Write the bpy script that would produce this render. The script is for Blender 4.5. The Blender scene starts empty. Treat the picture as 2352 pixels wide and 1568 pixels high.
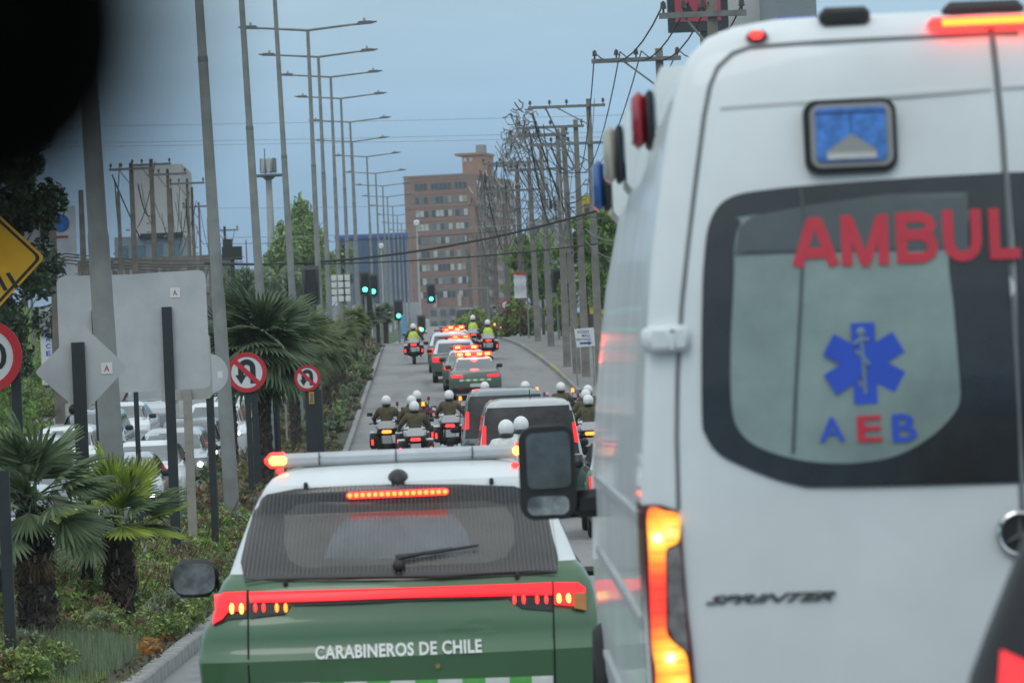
import bpy, bmesh, math, random
import numpy as np
from mathutils import Vector, Matrix

R = math.radians
SC = bpy.context.scene
COL = SC.collection
rnd = random.Random(7)
PI = math.pi

# ------------------------------------------------------------------ camera
FPX = 9600.0                      # focal length, in pixels of a 2352 px wide picture
CAMZ = 2.6
ROLL = 0.042
fw = Vector((178.0, 9600.0, 116.0)).normalized()
rt0 = fw.cross(Vector((0, 0, 1))).normalized()
up0 = rt0.cross(fw).normalized()
c_, s_ = math.cos(ROLL), math.sin(ROLL)
RT = rt0 * c_ - up0 * s_          # camera rolled clockwise, the picture leans to the left
UP = up0 * c_ + rt0 * s_
CAM = Vector((0.0, 0.0, CAMZ))
# pixel of the straight-ahead direction is put on (998, 900)
def ray(X, Y):
    return (fw + RT * ((X - 1176.0) / FPX) + UP * ((784.0 - Y) / FPX))
def _fix():
    global fw, RT, UP
    for _ in range(4):
        # rotate so that world +Y lands on the wanted pixel
        y = Vector((0, 1, 0))
        px = 1176 + FPX * y.dot(RT) / y.dot(fw); py = 784 - FPX * y.dot(UP) / y.dot(fw)
        m = Matrix.Rotation((px - 998) / FPX, 3, UP) @ Matrix.Rotation((py - 900) / FPX, 3, RT)
        m1 = Matrix.Rotation(-(px - 998) / FPX, 3, UP) @ Matrix.Rotation(-(py - 900) / FPX, 3, RT)
        best = None
        for a in (1, -1):
            for b in (1, -1):
                q = Matrix.Rotation(a * (px - 998) / FPX, 3, UP) @ Matrix.Rotation(b * (py - 900) / FPX, 3, RT)
                f2, r2, u2 = q @ fw, q @ RT, q @ UP
                e = abs(1176 + FPX * y.dot(r2) / y.dot(f2) - 998) + abs(784 - FPX * y.dot(u2) / y.dot(f2) - 900)
                if best is None or e < best[0]: best = (e, f2, r2, u2)
        fw, RT, UP = best[1], best[2], best[3]
_fix()
cam_d = bpy.data.cameras.new('camera'); cam = bpy.data.objects.new('camera', cam_d); COL.objects.link(cam)
mw = Matrix((RT, UP, -fw)).transposed().to_4x4(); mw.translation = CAM
cam.matrix_world = mw
cam_d.sensor_width = 36.0; cam_d.lens = 36.0 * FPX / 2352.0; cam_d.sensor_fit = 'HORIZONTAL'
cam_d.clip_start = 0.05; cam_d.clip_end = 6000
cam_d.dof.use_dof = True; cam_d.dof.focus_distance = 50.0; cam_d.dof.aperture_fstop = 8.0
cam_d.dof.aperture_blades = 0
SC.camera = cam

# ------------------------------------------------------------------ world, sun, exposure
W = bpy.data.worlds.new('World'); SC.world = W; W.use_nodes = True
nt = W.node_tree; nt.nodes.clear()
def N(t, **k):
    n = nt.nodes.new(t)
    for a, b in k.items(): setattr(n, a, b)
    return n
wo = N('ShaderNodeOutputWorld'); bg = N('ShaderNodeBackground')
sky = N('ShaderNodeTexSky', sky_type='NISHITA'); sky.sun_disc = False
sky.sun_elevation = R(48); sky.sun_rotation = R(200)
tc = N('ShaderNodeTexCoord'); sep = N('ShaderNodeSeparateXYZ'); nt.links.new(tc.outputs['Generated'], sep.inputs[0])
rmp = N('ShaderNodeValToRGB'); nt.links.new(sep.outputs['Z'], rmp.inputs[0])
els = rmp.color_ramp.elements
els[0].position = 0.0; els[0].color = (0.175, 0.355, 0.595, 1)
els[1].position = 1.0; els[1].color = (0.98, 1.06, 1.12, 1)
for p, c in ((0.035, (0.228, 0.418, 0.645, 1)), (0.062, (0.305, 0.500, 0.700, 1)), (0.095, (0.430, 0.620, 0.760, 1)),
             (0.2, (0.56, 0.72, 0.82, 1)), (0.45, (0.80, 0.93, 1.0, 1))):
    e = els.new(p); e.color = c
mp = N('ShaderNodeMapping'); mp.inputs['Scale'].default_value = (2.5, 2.5, 14)
nz = N('ShaderNodeTexNoise'); nz.inputs['Scale'].default_value = 2.2; nz.inputs['Detail'].default_value = 5
nt.links.new(tc.outputs['Generated'], mp.inputs[0]); nt.links.new(mp.outputs[0], nz.inputs['Vector'])
mr = N('ShaderNodeMapRange'); mr.inputs['From Min'].default_value = 0.3; mr.inputs['From Max'].default_value = 0.7
mr.inputs['To Min'].default_value = 0.86; mr.inputs['To Max'].default_value = 1.14
nt.links.new(nz.outputs[0], mr.inputs['Value'])
ml = N('ShaderNodeVectorMath', operation='SCALE'); nt.links.new(rmp.outputs[0], ml.inputs[0]); nt.links.new(mr.outputs[0], ml.inputs['Scale'])
sk = N('ShaderNodeVectorMath', operation='SCALE'); nt.links.new(sky.outputs[0], sk.inputs[0]); sk.inputs['Scale'].default_value = 0.006
ad = N('ShaderNodeVectorMath', operation='ADD'); nt.links.new(ml.outputs[0], ad.inputs[0]); nt.links.new(sk.outputs[0], ad.inputs[1])
nt.links.new(ad.outputs[0], bg.inputs[0]); bg.inputs[1].default_value = 1.0
nt.links.new(bg.outputs[0], wo.inputs[0])
sl = bpy.data.lights.new('sun', 'SUN'); sl.energy = 0.5; sl.angle = R(25); sl.color = (1.0, 0.97, 0.93)
so = bpy.data.objects.new('sun', sl); COL.objects.link(so)
so.rotation_euler = (R(42), 0, R(-20))
SC.view_settings.view_transform = 'Standard'; SC.view_settings.look = 'None'
SC.view_settings.exposure = 0.0; SC.view_settings.gamma = 1.0; SC.view_settings.use_curve_mapping = False
SC.render.engine = 'CYCLES'
SC.cycles.max_bounces = 6; SC.cycles.diffuse_bounces = 3; SC.cycles.glossy_bounces = 3; SC.cycles.transmission_bounces = 4
SC.cycles.transparent_max_bounces = 6; SC.cycles.volume_bounces = 0
SC.cycles.use_denoising = True
SC.cycles.caustics_reflective = False; SC.cycles.caustics_refractive = False

# ------------------------------------------------------------------ materials
MATS = {}
def mat(name, col, rough=0.6, metal=0.0, var=0.12, scale=6.0, bump=0.0, emit=0.0, coat=0.0, spec=0.5, col2=None, dirt=0.0):
    if name in MATS: return MATS[name]
    m = bpy.data.materials.new(name); m.use_nodes = True
    t = m.node_tree; b = t.nodes['Principled BSDF']
    b.inputs['Roughness'].default_value = rough; b.inputs['Metallic'].default_value = metal
    b.inputs['Specular IOR Level'].default_value = spec
    b.inputs['Coat Weight'].default_value = coat; b.inputs['Coat Roughness'].default_value = 0.06
    c = (*col, 1)
    b.inputs['Base Color'].default_value = c
    if emit:
        b.inputs['Emission Color'].default_value = c; b.inputs['Emission Strength'].default_value = emit
    if var or bump or col2:
        tcn = t.nodes.new('ShaderNodeTexCoord'); n = t.nodes.new('ShaderNodeTexNoise')
        n.inputs['Scale'].default_value = scale; n.inputs['Detail'].default_value = 6; n.inputs['Roughness'].default_value = 0.62
        t.links.new(tcn.outputs['Object'], n.inputs['Vector'])
        r = t.nodes.new('ShaderNodeValToRGB')
        if col2 is None:
            a = tuple(max(0, x * (1 - var)) for x in col); d = tuple(min(1, x * (1 + var)) for x in col)
        else: a, d = col, col2
        r.color_ramp.elements[0].position = 0.35; r.color_ramp.elements[0].color = (*a, 1)
        r.color_ramp.elements[1].position = 0.65; r.color_ramp.elements[1].color = (*d, 1)
        t.links.new(n.outputs[0], r.inputs[0]); t.links.new(r.outputs[0], b.inputs['Base Color'])
        if bump:
            bp = t.nodes.new('ShaderNodeBump'); bp.inputs['Strength'].default_value = bump; bp.inputs['Distance'].default_value = 0.02
            t.links.new(n.outputs[0], bp.inputs['Height']); t.links.new(bp.outputs[0], b.inputs['Normal'])
        if dirt:
            rr = t.nodes.new('ShaderNodeMapRange'); rr.inputs['To Min'].default_value = rough; rr.inputs['To Max'].default_value = min(1, rough + dirt)
            t.links.new(n.outputs[0], rr.inputs['Value']); t.links.new(rr.outputs[0], b.inputs['Roughness'])
    MATS[name] = m
    return m
def emis(name, col, strength):
    if name in MATS: return MATS[name]
    m = bpy.data.materials.new(name); m.use_nodes = True; t = m.node_tree; b = t.nodes['Principled BSDF']
    b.inputs['Base Color'].default_value = (*[x * 0.3 for x in col], 1); b.inputs['Roughness'].default_value = 0.3
    b.inputs['Emission Color'].default_value = (*col, 1); b.inputs['Emission Strength'].default_value = strength
    MATS[name] = m; return m
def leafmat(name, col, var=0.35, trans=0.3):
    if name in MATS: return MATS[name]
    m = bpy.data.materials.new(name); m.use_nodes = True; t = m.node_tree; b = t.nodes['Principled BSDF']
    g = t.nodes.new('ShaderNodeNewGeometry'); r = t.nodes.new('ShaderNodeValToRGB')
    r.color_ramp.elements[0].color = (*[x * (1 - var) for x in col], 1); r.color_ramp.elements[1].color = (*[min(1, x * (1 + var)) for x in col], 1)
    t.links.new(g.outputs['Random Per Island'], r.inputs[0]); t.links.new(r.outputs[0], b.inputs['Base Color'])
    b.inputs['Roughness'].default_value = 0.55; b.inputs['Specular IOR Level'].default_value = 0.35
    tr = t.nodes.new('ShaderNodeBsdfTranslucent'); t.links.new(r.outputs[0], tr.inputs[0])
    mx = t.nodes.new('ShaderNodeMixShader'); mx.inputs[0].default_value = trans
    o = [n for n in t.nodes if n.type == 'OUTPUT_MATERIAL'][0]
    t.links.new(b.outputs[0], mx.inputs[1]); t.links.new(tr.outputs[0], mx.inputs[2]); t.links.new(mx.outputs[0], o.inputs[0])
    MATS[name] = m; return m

M_white = mat('white_vehicle_paint', (0.74, 0.78, 0.78), 0.34, coat=0.45, var=0.10, scale=0.9, dirt=0.25)
M_white2 = mat('white_car_paint', (0.70, 0.72, 0.72), 0.22, coat=0.8, var=0.04, scale=2)
M_silver = mat('silver_car_paint', (0.42, 0.45, 0.47), 0.28, metal=0.4, coat=0.8, var=0.05, scale=2)
M_grey = mat('grey_car_paint', (0.16, 0.19, 0.21), 0.25, metal=0.4, coat=0.9, var=0.06, scale=2)
M_dark = mat('dark_car_paint', (0.025, 0.027, 0.030), 0.2, coat=0.9, var=0.1, scale=2)
M_green = mat('police_green_paint', (0.052, 0.140, 0.060), 0.30, coat=0.8, var=0.08, scale=1.3, dirt=0.1)
M_green2 = mat('light_green_reflective', (0.12, 0.44, 0.10), 0.5, var=0.06)
M_reflect = mat('white_reflective', (0.72, 0.74, 0.70), 0.45, var=0.05)
M_glass = mat('dark_window_glass', (0.022, 0.026, 0.028), 0.08, var=0.2, scale=3, spec=0.8)
M_glass_l = mat('light_window_glass', (0.10, 0.12, 0.125), 0.12, var=0.12, scale=3, spec=0.9)
M_black = mat('black_plastic', (0.018, 0.019, 0.020), 0.45, var=0.15)
M_blackm = mat('black_rubber', (0.022, 0.022, 0.022), 0.85, var=0.25, scale=20)
M_rim = mat('grey_metal_rim', (0.32, 0.33, 0.34), 0.35, metal=0.8, var=0.1)
M_chrome = mat('chrome', (0.60, 0.62, 0.63), 0.15, metal=1.0, var=0.05)
M_alu = mat('brushed_aluminium', (0.52, 0.54, 0.56), 0.42, metal=0.35, var=0.06)
M_plate = mat('number_plate_white', (0.55, 0.56, 0.55), 0.5, var=0.15, scale=60)
M_red = emis('lit_red_lamp', (1.0, 0.02, 0.03), 1.25)
M_redd = mat('unlit_red_lens', (0.22, 0.012, 0.02), 0.2, var=0.1, coat=0.5)
M_redb = emis('bright_red_lamp', (1.0, 0.035, 0.03), 3.2)
M_orange = emis('bright_orange_lamp', (1.0, 0.17, 0.02), 5.0)
M_yel = emis('yellow_hot_lamp', (1.0, 0.62, 0.10), 4.0)
M_amberd = mat('amber_lens', (0.45, 0.16, 0.02), 0.25, var=0.1, coat=0.5)
M_head = emis('lit_headlamp', (1.0, 0.97, 0.86), 7.0)
M_headd = mat('unlit_headlamp', (0.5, 0.53, 0.55), 0.12, var=0.1, coat=0.8)
M_grn = emis('green_signal_lamp', (0.10, 1.0, 0.62), 3.2)
M_galv = mat('galvanised_steel', (0.225, 0.235, 0.225), 0.75, var=0.20, scale=1.6)
M_conc = mat('pole_concrete', (0.22, 0.205, 0.185), 0.9, var=0.22, scale=2.5, bump=0.2)
M_concb = mat('brown_weathered_pole', (0.17, 0.15, 0.13), 0.9, var=0.25, scale=2.5, bump=0.2)
M_alback = mat('sign_back_aluminium', (0.47, 0.485, 0.495), 0.55, metal=0.1, var=0.10, scale=1.6)
M_post = mat('black_sign_post', (0.020, 0.027, 0.030), 0.6, var=0.2)
M_bone = mat('bone_coloured_post', (0.30, 0.28, 0.24), 0.7, var=0.1)
M_signw = mat('sign_white', (0.68, 0.69, 0.68), 0.5, var=0.04)
M_signr = mat('sign_red', (0.52, 0.022, 0.035), 0.5, var=0.08)
M_signy = mat('sign_yellow', (0.66, 0.36, 0.012), 0.5, var=0.06)
M_signk = mat('sign_black', (0.015, 0.018, 0.02), 0.5, var=0.1)
M_blue = mat('decal_blue', (0.035, 0.10, 0.58), 0.4, var=0.08)
M_redl = mat('decal_red', (0.60, 0.035, 0.06), 0.4, var=0.06)
M_wire = mat('dark_cable', (0.035, 0.036, 0.038), 0.8, var=0.1)
M_wireg = mat('bare_grey_wire', (0.30, 0.29, 0.28), 0.6, var=0.1)
M_ins = mat('brown_insulator', (0.07, 0.05, 0.045), 0.3, var=0.1)
M_helm = mat('white_helmet', (0.80, 0.80, 0.79), 0.25, coat=0.6, var=0.03)
M_olive = mat('olive_green_uniform', (0.095, 0.082, 0.044), 0.9, var=0.3, scale=9, bump=0.3)
M_trou = mat('dark_uniform_trousers', (0.035, 0.033, 0.024), 0.9, var=0.2)
M_vest = mat('yellow_high_visibility', (0.56, 0.72, 0.045), 0.7, var=0.08, scale=12)
M_wsuit = mat('white_riding_suit', (0.72, 0.73, 0.72), 0.7, var=0.14, scale=8, bump=0.4)
M_skin = mat('skin', (0.42, 0.24, 0.17), 0.6, var=0.06)
M_cloth = mat('dark_street_clothes', (0.05, 0.052, 0.062), 0.9, var=0.25)
M_hair = mat('dark_hair', (0.02, 0.015, 0.012), 0.7, var=0.2)

# ------------------------------------------------------------------ mesh helpers
def setprops(o, label=None, cat=None, group=None, kind=None):
    if label: o['label'] = label
    if cat: o['category'] = cat
    if group: o['group'] = group
    if kind: o['kind'] = kind
    return o
def finish(me, smooth=True, angle=38):
    me.validate(verbose=False)
    if smooth:
        me.polygons.foreach_set('use_smooth', [True] * len(me.polygons))
        me.set_sharp_from_angle(angle=R(angle))
    me.update()
class MB:
    def __init__(s): s.v = []; s.f = []; s.m = []
    def add(s, vs, fs, mi=0):
        b = len(s.v); s.v.extend([tuple(v) for v in vs]); s.f.extend([tuple(b + i for i in f) for f in fs]); s.m.extend([mi] * len(fs)); return s
    def box(s, c, d, mi=0, rot=None, bev=0.0):
        x, y, z = d[0] / 2, d[1] / 2, d[2] / 2
        if bev > 0:
            e = min(bev, x * .9, y * .9, z * .9)
            vs = []
            for sx in (-1, 1):
                for sy in (-1, 1):
                    for sz in (-1, 1):
                        vs += [(sx * x, sy * (y - e), sz * (z - e)), (sx * (x - e), sy * y, sz * (z - e)), (sx * (x - e), sy * (y - e), sz * z)]
            bm = bmesh.new()
            for v in vs: bm.verts.new(v)
            r = bmesh.ops.convex_hull(bm, input=bm.verts)
            bm.verts.ensure_lookup_table(); bm.verts.index_update()
            vs = [v.co.copy() for v in bm.verts]; fs = [[v.index for v in f.verts] for f in bm.faces]; bm.free()
        else:
            vs = [Vector((a, b, c2)) for a in (-x, x) for b in (-y, y) for c2 in (-z, z)]
            fs = [(0, 1, 3, 2), (4, 6, 7, 5), (0, 4, 5, 1), (2, 3, 7, 6), (0, 2, 6, 4), (1, 5, 7, 3)]
        c = Vector(c)
        out = [(rot @ Vector(v) if rot else Vector(v)) + c for v in vs]
        return s.add(out, fs, mi)
    def cyl(s, p0, p1, r0, r1=None, n=12, mi=0, cap=True):
        p0, p1 = Vector(p0), Vector(p1); r1 = r0 if r1 is None else r1
        d = (p1 - p0).normalized(); a = d.cross(Vector((0, 0, 1)) if abs(d.z) < .9 else Vector((1, 0, 0))).normalized(); b = d.cross(a)
        vs = []
        for p, r in ((p0, r0), (p1, r1)):
            for i in range(n):
                t = 2 * PI * i / n; vs.append(p + a * (r * math.cos(t)) + b * (r * math.sin(t)))
        fs = [(i, (i + 1) % n, n + (i + 1) % n, n + i) for i in range(n)]
        if cap: fs += [tuple(range(n))[::-1], tuple(range(n, 2 * n))]
        return s.add(vs, fs, mi)
    def tube(s, pts, r, n=6, mi=0):
        pts = [Vector(p) for p in pts]; rs = r if isinstance(r, (list, tuple)) else [r] * len(pts)
        vs = []; k = len(pts)
        for i, p in enumerate(pts):
            d = (pts[min(i + 1, k - 1)] - pts[max(i - 1, 0)]).normalized()
            a = d.cross(Vector((0, 0, 1)) if abs(d.z) < .9 else Vector((1, 0, 0))).normalized(); b = d.cross(a)
            for j in range(n):
                t = 2 * PI * j / n; vs.append(p + a * (rs[i] * math.cos(t)) + b * (rs[i] * math.sin(t)))
        fs = [(i * n + j, i * n + (j + 1) % n, (i + 1) * n + (j + 1) % n, (i + 1) * n + j) for i in range(k - 1) for j in range(n)]
        fs += [tuple(range(n))[::-1], tuple(range((k - 1) * n, k * n))]
        return s.add(vs, fs, mi)
    def sph(s, c, r, mi=0, n=12, m=8, z0=-1.0, z1=1.0):
        c = Vector(c); r = r if isinstance(r, (tuple, list)) else (r, r, r)
        a0, a1 = math.asin(z0), math.asin(z1); vs = []
        for i in range(m + 1):
            t = a0 + (a1 - a0) * i / m
            for j in range(n):
                p = 2 * PI * j / n; vs.append(c + Vector((r[0] * math.cos(t) * math.cos(p), r[1] * math.cos(t) * math.sin(p), r[2] * math.sin(t))))
        fs = [(i * n + j, i * n + (j + 1) % n, (i + 1) * n + (j + 1) % n, (i + 1) * n + j) for i in range(m) for j in range(n)]
        fs += [tuple(range(n))[::-1], tuple(range(m * n, m * n + n))]
        return s.add(vs, fs, mi)
    def prism(s, poly, y0, y1, mi=0, f=None):
        """polygon of (x, z) extruded along y"""
        n = len(poly); f = f or (lambda x, y, z: (x, y, z))
        vs = [f(x, y0, z) for x, z in poly] + [f(x, y1, z) for x, z in poly]
        fs = [tuple(range(n)), tuple(range(n, 2 * n))[::-1]] + [(i, i + n, (i + 1) % n + n, (i + 1) % n) for i in range(n)]
        return s.add(vs, fs, mi)
    def mesh(s, name, mats, smooth=True, angle=38):
        me = bpy.data.meshes.new(name); me.from_pydata(s.v, [], s.f)
        for m in (mats if isinstance(mats, (list, tuple)) else [mats]): me.materials.append(m)
        me.polygons.foreach_set('material_index', s.m); finish(me, smooth, angle); return me
    def build(s, name, mats, parent=None, smooth=True, angle=38, **pr):
        o = bpy.data.objects.new(name, s.mesh(name, mats, smooth, angle)); COL.objects.link(o)
        if parent is not None: o.parent = parent
        return setprops(o, **pr)
def link(name, me, parent=None, loc=None, rot=None, scale=None, **pr):
    o = bpy.data.objects.new(name, me); COL.objects.link(o)
    if parent is not None: o.parent = parent
    if loc is not None: o.location = loc
    if rot is not None: o.rotation_euler = rot
    if scale is not None: o.scale = scale if isinstance(scale, (tuple, list)) else (scale,) * 3
    return setprops(o, **pr)
def thing(name, label, cat, loc=(0, 0, 0), rz=0.0, group=None, pitch=0.0, kind=None, rot=None):
    o = bpy.data.objects.new(name, None); COL.objects.link(o); o.empty_display_size = 0.2
    o.location = loc; o.rotation_euler = rot if rot else (pitch, 0, rz); return setprops(o, label, cat, group, kind)
def copy_tree(o, parent=None):
    c = o.copy(); COL.objects.link(c)
    if parent is not None: c.parent = parent
    for ch in o.children: copy_tree(ch, c)
    return c
def place_copy(src, used, loc, rz, label, group=None, pitch=0.0, scale=None):
    o = src if not used else copy_tree(src)
    o.location = loc; o.rotation_euler = (pitch, 0, rz); o['label'] = label
    if group: o['group'] = group
    if scale: o.scale = (scale,) * 3
    return o
def text_mesh(body, bold=0.0, shear=0.0, space=1.0):
    cu = bpy.data.curves.new('txt', 'FONT'); cu.body = body; cu.size = 1.0; cu.offset = bold; cu.shear = shear; cu.resolution_u = 3
    cu.extrude = 0.0; cu.space_character = space
    ob = bpy.data.objects.new('txt', cu); COL.objects.link(ob)
    dg = bpy.context.evaluated_depsgraph_get(); me = bpy.data.meshes.new_from_object(ob.evaluated_get(dg))
    v = [tuple(x.co) for x in me.vertices]; f = [tuple(p.vertices) for p in me.polygons]
    bpy.data.objects.remove(ob); bpy.data.curves.remove(cu); bpy.data.meshes.remove(me)
    return v, f
def text_part(body, box, surf, off, m, name='lettering', parent=None, bold=0.03, shear=0.0, thick=0.004, space=1.0):
    """lettering fitted to box (x0, x1, z0, z1) and laid on surf(x, z) -> y (rear faces look towards -y)"""
    v, f = text_mesh(body, bold, shear, space)
    xs = [p[0] for p in v]; ys = [p[1] for p in v]; a, b, c, d = min(xs), max(xs), min(ys), max(ys)
    x0, x1, z0, z1 = box
    q = [(x0 + (p[0] - a) / (b - a) * (x1 - x0), z0 + (p[1] - c) / (d - c) * (z1 - z0)) for p in v]
    mb = MB(); n = len(q)
    vs = [(x, surf(x, z) - off, z) for x, z in q] + [(x, surf(x, z) - off + thick, z) for x, z in q]
    ec = {}
    for t in f:
        for i in range(len(t)):
            e = (t[i], t[(i + 1) % len(t)]); ec[e] = 1
    side = [(e[0], e[1], e[1] + n, e[0] + n) for e in ec if (e[1], e[0]) not in ec]
    mb.add(vs, list(f) + side)
    return mb.build(name, m, parent, smooth=False)

def smooth_poly(P, n=5):
    out = []; k = len(P)
    for i in range(k):
        p0, p1, p2, p3 = P[i - 1], P[i], P[(i + 1) % k], P[(i + 2) % k]
        for j in range(n):
            t = j / n; out.append(tuple(.5 * ((2 * p1[a]) + (-p0[a] + p2[a]) * t + (2 * p0[a] - 5 * p1[a] + 4 * p2[a] - p3[a]) * t * t + (-p0[a] + 3 * p1[a] - 3 * p2[a] + p3[a]) * t ** 3) for a in (0, 1)))
    return out
def bulb_mat(name, pts, rad):
    '''lit lens: yellow round the bulbs, falling to orange and red away from them'''
    m = bpy.data.materials.new(name); m.use_nodes = True; t = m.node_tree; b = t.nodes['Principled BSDF']; tc = t.nodes.new('ShaderNodeTexCoord'); last = None
    for p in pts:
        d = t.nodes.new('ShaderNodeVectorMath'); d.operation = 'DISTANCE'; t.links.new(tc.outputs['Object'], d.inputs[0]); d.inputs[1].default_value = p
        if last is None: last = d.outputs['Value']
        else:
            mn = t.nodes.new('ShaderNodeMath'); mn.operation = 'MINIMUM'; t.links.new(last, mn.inputs[0]); t.links.new(d.outputs['Value'], mn.inputs[1]); last = mn.outputs[0]
    dv = t.nodes.new('ShaderNodeMath'); dv.operation = 'DIVIDE'; t.links.new(last, dv.inputs[0]); dv.inputs[1].default_value = rad
    r = t.nodes.new('ShaderNodeValToRGB'); e = r.color_ramp.elements; e[0].position = 0; e[0].color = (1, .78, .25, 1); e[1].position = 1; e[1].color = (1, .035, .02, 1)
    for q, c in ((.22, (1, .52, .05, 1)), (.5, (1, .24, .025, 1)), (.75, (1, .09, .02, 1))): x = e.new(q); x.color = c
    t.links.new(dv.outputs[0], r.inputs[0]); t.links.new(r.outputs[0], b.inputs['Emission Color']); b.inputs['Emission Strength'].default_value = 1.7; b.inputs['Base Color'].default_value = (.3, .03, .02, 1)
    b.inputs['Coat Weight'].default_value = .5
    return m
# surfaces
def scan(poly, z):
    xs = []
    n = len(poly)
    for i in range(n):
        (x0, z0), (x1, z1) = poly[i], poly[(i + 1) % n]
        if (z0 <= z < z1) or (z1 <= z < z0): xs.append(x0 + (x1 - x0) * (z - z0) / (z1 - z0))
    return (min(xs), max(xs)) if xs else None
def patch(mb, poly, surf, off, nu=8, nv=8, thick=0.02, mi=0, flip=False, swap=False):
    """closed thin plate following surf over the polygon; surf(a, b) -> depth; points are (a, depth, b)"""
    zs = [p[1] for p in poly]; z0, z1 = min(zs), max(zs); e = (z1 - z0) * 1e-4
    rows = []
    cuts = sorted(set([z0 + e, z1 - e] + [min(max(z, z0 + e), z1 - e) for z in zs] + [z0 + e + (z1 - z0 - 2 * e) * i / nv for i in range(nv + 1)]))
    zz = [cuts[0]]
    for z in cuts[1:]:
        if z - zz[-1] > (z1 - z0) * 0.004: zz.append(z)
    for z in zz:
        r = scan(poly, z)
        if r: rows.append([(r[0] + (r[1] - r[0]) * i / nu, z) for i in range(nu + 1)])
    sg = -1 if not flip else 1
    def P(a, b, o):
        y = surf(a, b) + sg * o
        return (y, a, b) if swap else (a, y, b)
    k = nu + 1; nr = len(rows)
    if nr < 2: return mb
    vs = [P(a, b, off) for r in rows for a, b in r] + [P(a, b, off - thick) for r in rows for a, b in r]
    n = k * nr
    fs = [(i * k + j, i * k + j + 1, (i + 1) * k + j + 1, (i + 1) * k + j) for i in range(nr - 1) for j in range(nu)]
    rim = [j for j in range(k)] + [i * k + nu for i in range(1, nr)] + [(nr - 1) * k + j for j in range(nu - 1, -1, -1)] + [i * k for i in range(nr - 2, 0, -1)]
    fs += [(rim[i], rim[(i + 1) % len(rim)], rim[(i + 1) % len(rim)] + n, rim[i] + n) for i in range(len(rim))]
    return mb.add(vs, fs, mi)
def ribbon(mb, pts, wd, surf, off, mi=0, thick=0.012):
    """flat strip along a polyline of (x, z) on surf"""
    pts = [Vector((p[0], p[1])) for p in pts]; vs = []; n = len(pts)
    for i, p in enumerate(pts):
        d = (pts[min(i + 1, n - 1)] - pts[max(i - 1, 0)]).normalized(); q = Vector((-d.y, d.x)) * wd / 2
        for s in (p + q, p - q):
            vs.append((s.x, surf(s.x, s.y) - off, s.y))
        for s in (p + q, p - q):
            vs.append((s.x, surf(s.x, s.y) - off + thick, s.y))
    fs = []
    for i in range(n - 1):
        a, b = 4 * i, 4 * i + 4
        fs += [(a, a + 1, b + 1, b), (a + 1, a + 3, b + 3, b + 1), (a + 2, a, b, b + 2)]
    return mb.add(vs, fs, mi)

class Shell:
    """vehicle body: rounded plan outlines stacked in height. levels: (z, half width, rear y, front y)"""
    def __init__(s, levels, crown=0.06, cfront=0.25, cr=0.16, cf=0.35, n=6.0):
        s.L = levels; s.crown = crown; s.cfront = cfront; s.cr = cr; s.cf = cf; s.n = n
    def at(s, z):
        L = s.L
        if z <= L[0][0]: return L[0][1:]
        for a, b in zip(L, L[1:]):
            if z <= b[0]:
                t = (z - a[0]) / max(1e-9, b[0] - a[0]); return tuple(a[i] + (b[i] - a[i]) * t for i in (1, 2, 3))
        return L[-1][1:]
    def rear(s, x, z):
        w, yr, yf = s.at(z); u = min(1.0, abs(x) / w)
        return yr + s.crown * u * u + s.cr * (1 - (max(0.0, 1 - u ** s.n)) ** (1 / s.n))
    def front(s, x, z):
        w, yr, yf = s.at(z); u = min(1.0, abs(x) / w)
        return yf - s.cfront * u * u - s.cf * (1 - (max(0.0, 1 - u ** s.n)) ** (1 / s.n))
    def side(s, z): return s.at(z)[0]
    def body(s, mb, mf=lambda z: 0, sub=1):
        L = s.L; zs = []
        for a, b in zip(L, L[1:]):
            for i in range(sub): zs.append(a[0] + (b[0] - a[0]) * i / sub)
        zs.append(L[-1][0])
        us = [math.copysign(abs(math.sin(t)) ** (2 / s.n), math.sin(t)) for t in [(-90 + 180 * i / 24) * PI / 180 for i in range(25)]]
        us = [-1] + us[1:-1] + [1]
        vs = []; K = 0
        for z in zs:
            w, yr, yf = s.at(z); row = [(u * w, s.rear(u * w, z), z) for u in us]
            ya, yb = row[-1][1], s.front(w, z)
            row += [(w, ya + (yb - ya) * k / 6, z) for k in range(1, 6)]
            row += [(u * w, s.front(u * w, z), z) for u in us[::-1]]
            row += [(-w, yb + (ya - yb) * k / 6, z) for k in range(1, 6)]
            K = len(row); vs += row
        for i in range(len(zs) - 1):
            mb.add([], [], 0)
            b = len(mb.v)
            if i == 0: base = b; mb.v.extend(vs)
            mi = mf((zs[i] + zs[i + 1]) / 2)
            for j in range(K):
                mb.f.append((base + i * K + j, base + i * K + (j + 1) % K, base + (i + 1) * K + (j + 1) % K, base + (i + 1) * K + j)); mb.m.append(mi)
        mb.f.append(tuple(base + j for j in range(K))[::-1]); mb.m.append(mf(zs[0]))
        t = (len(zs) - 1) * K; mb.f.append(tuple(base + t + j for j in range(K))); mb.m.append(mf(zs[-1]))
        return mb
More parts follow.
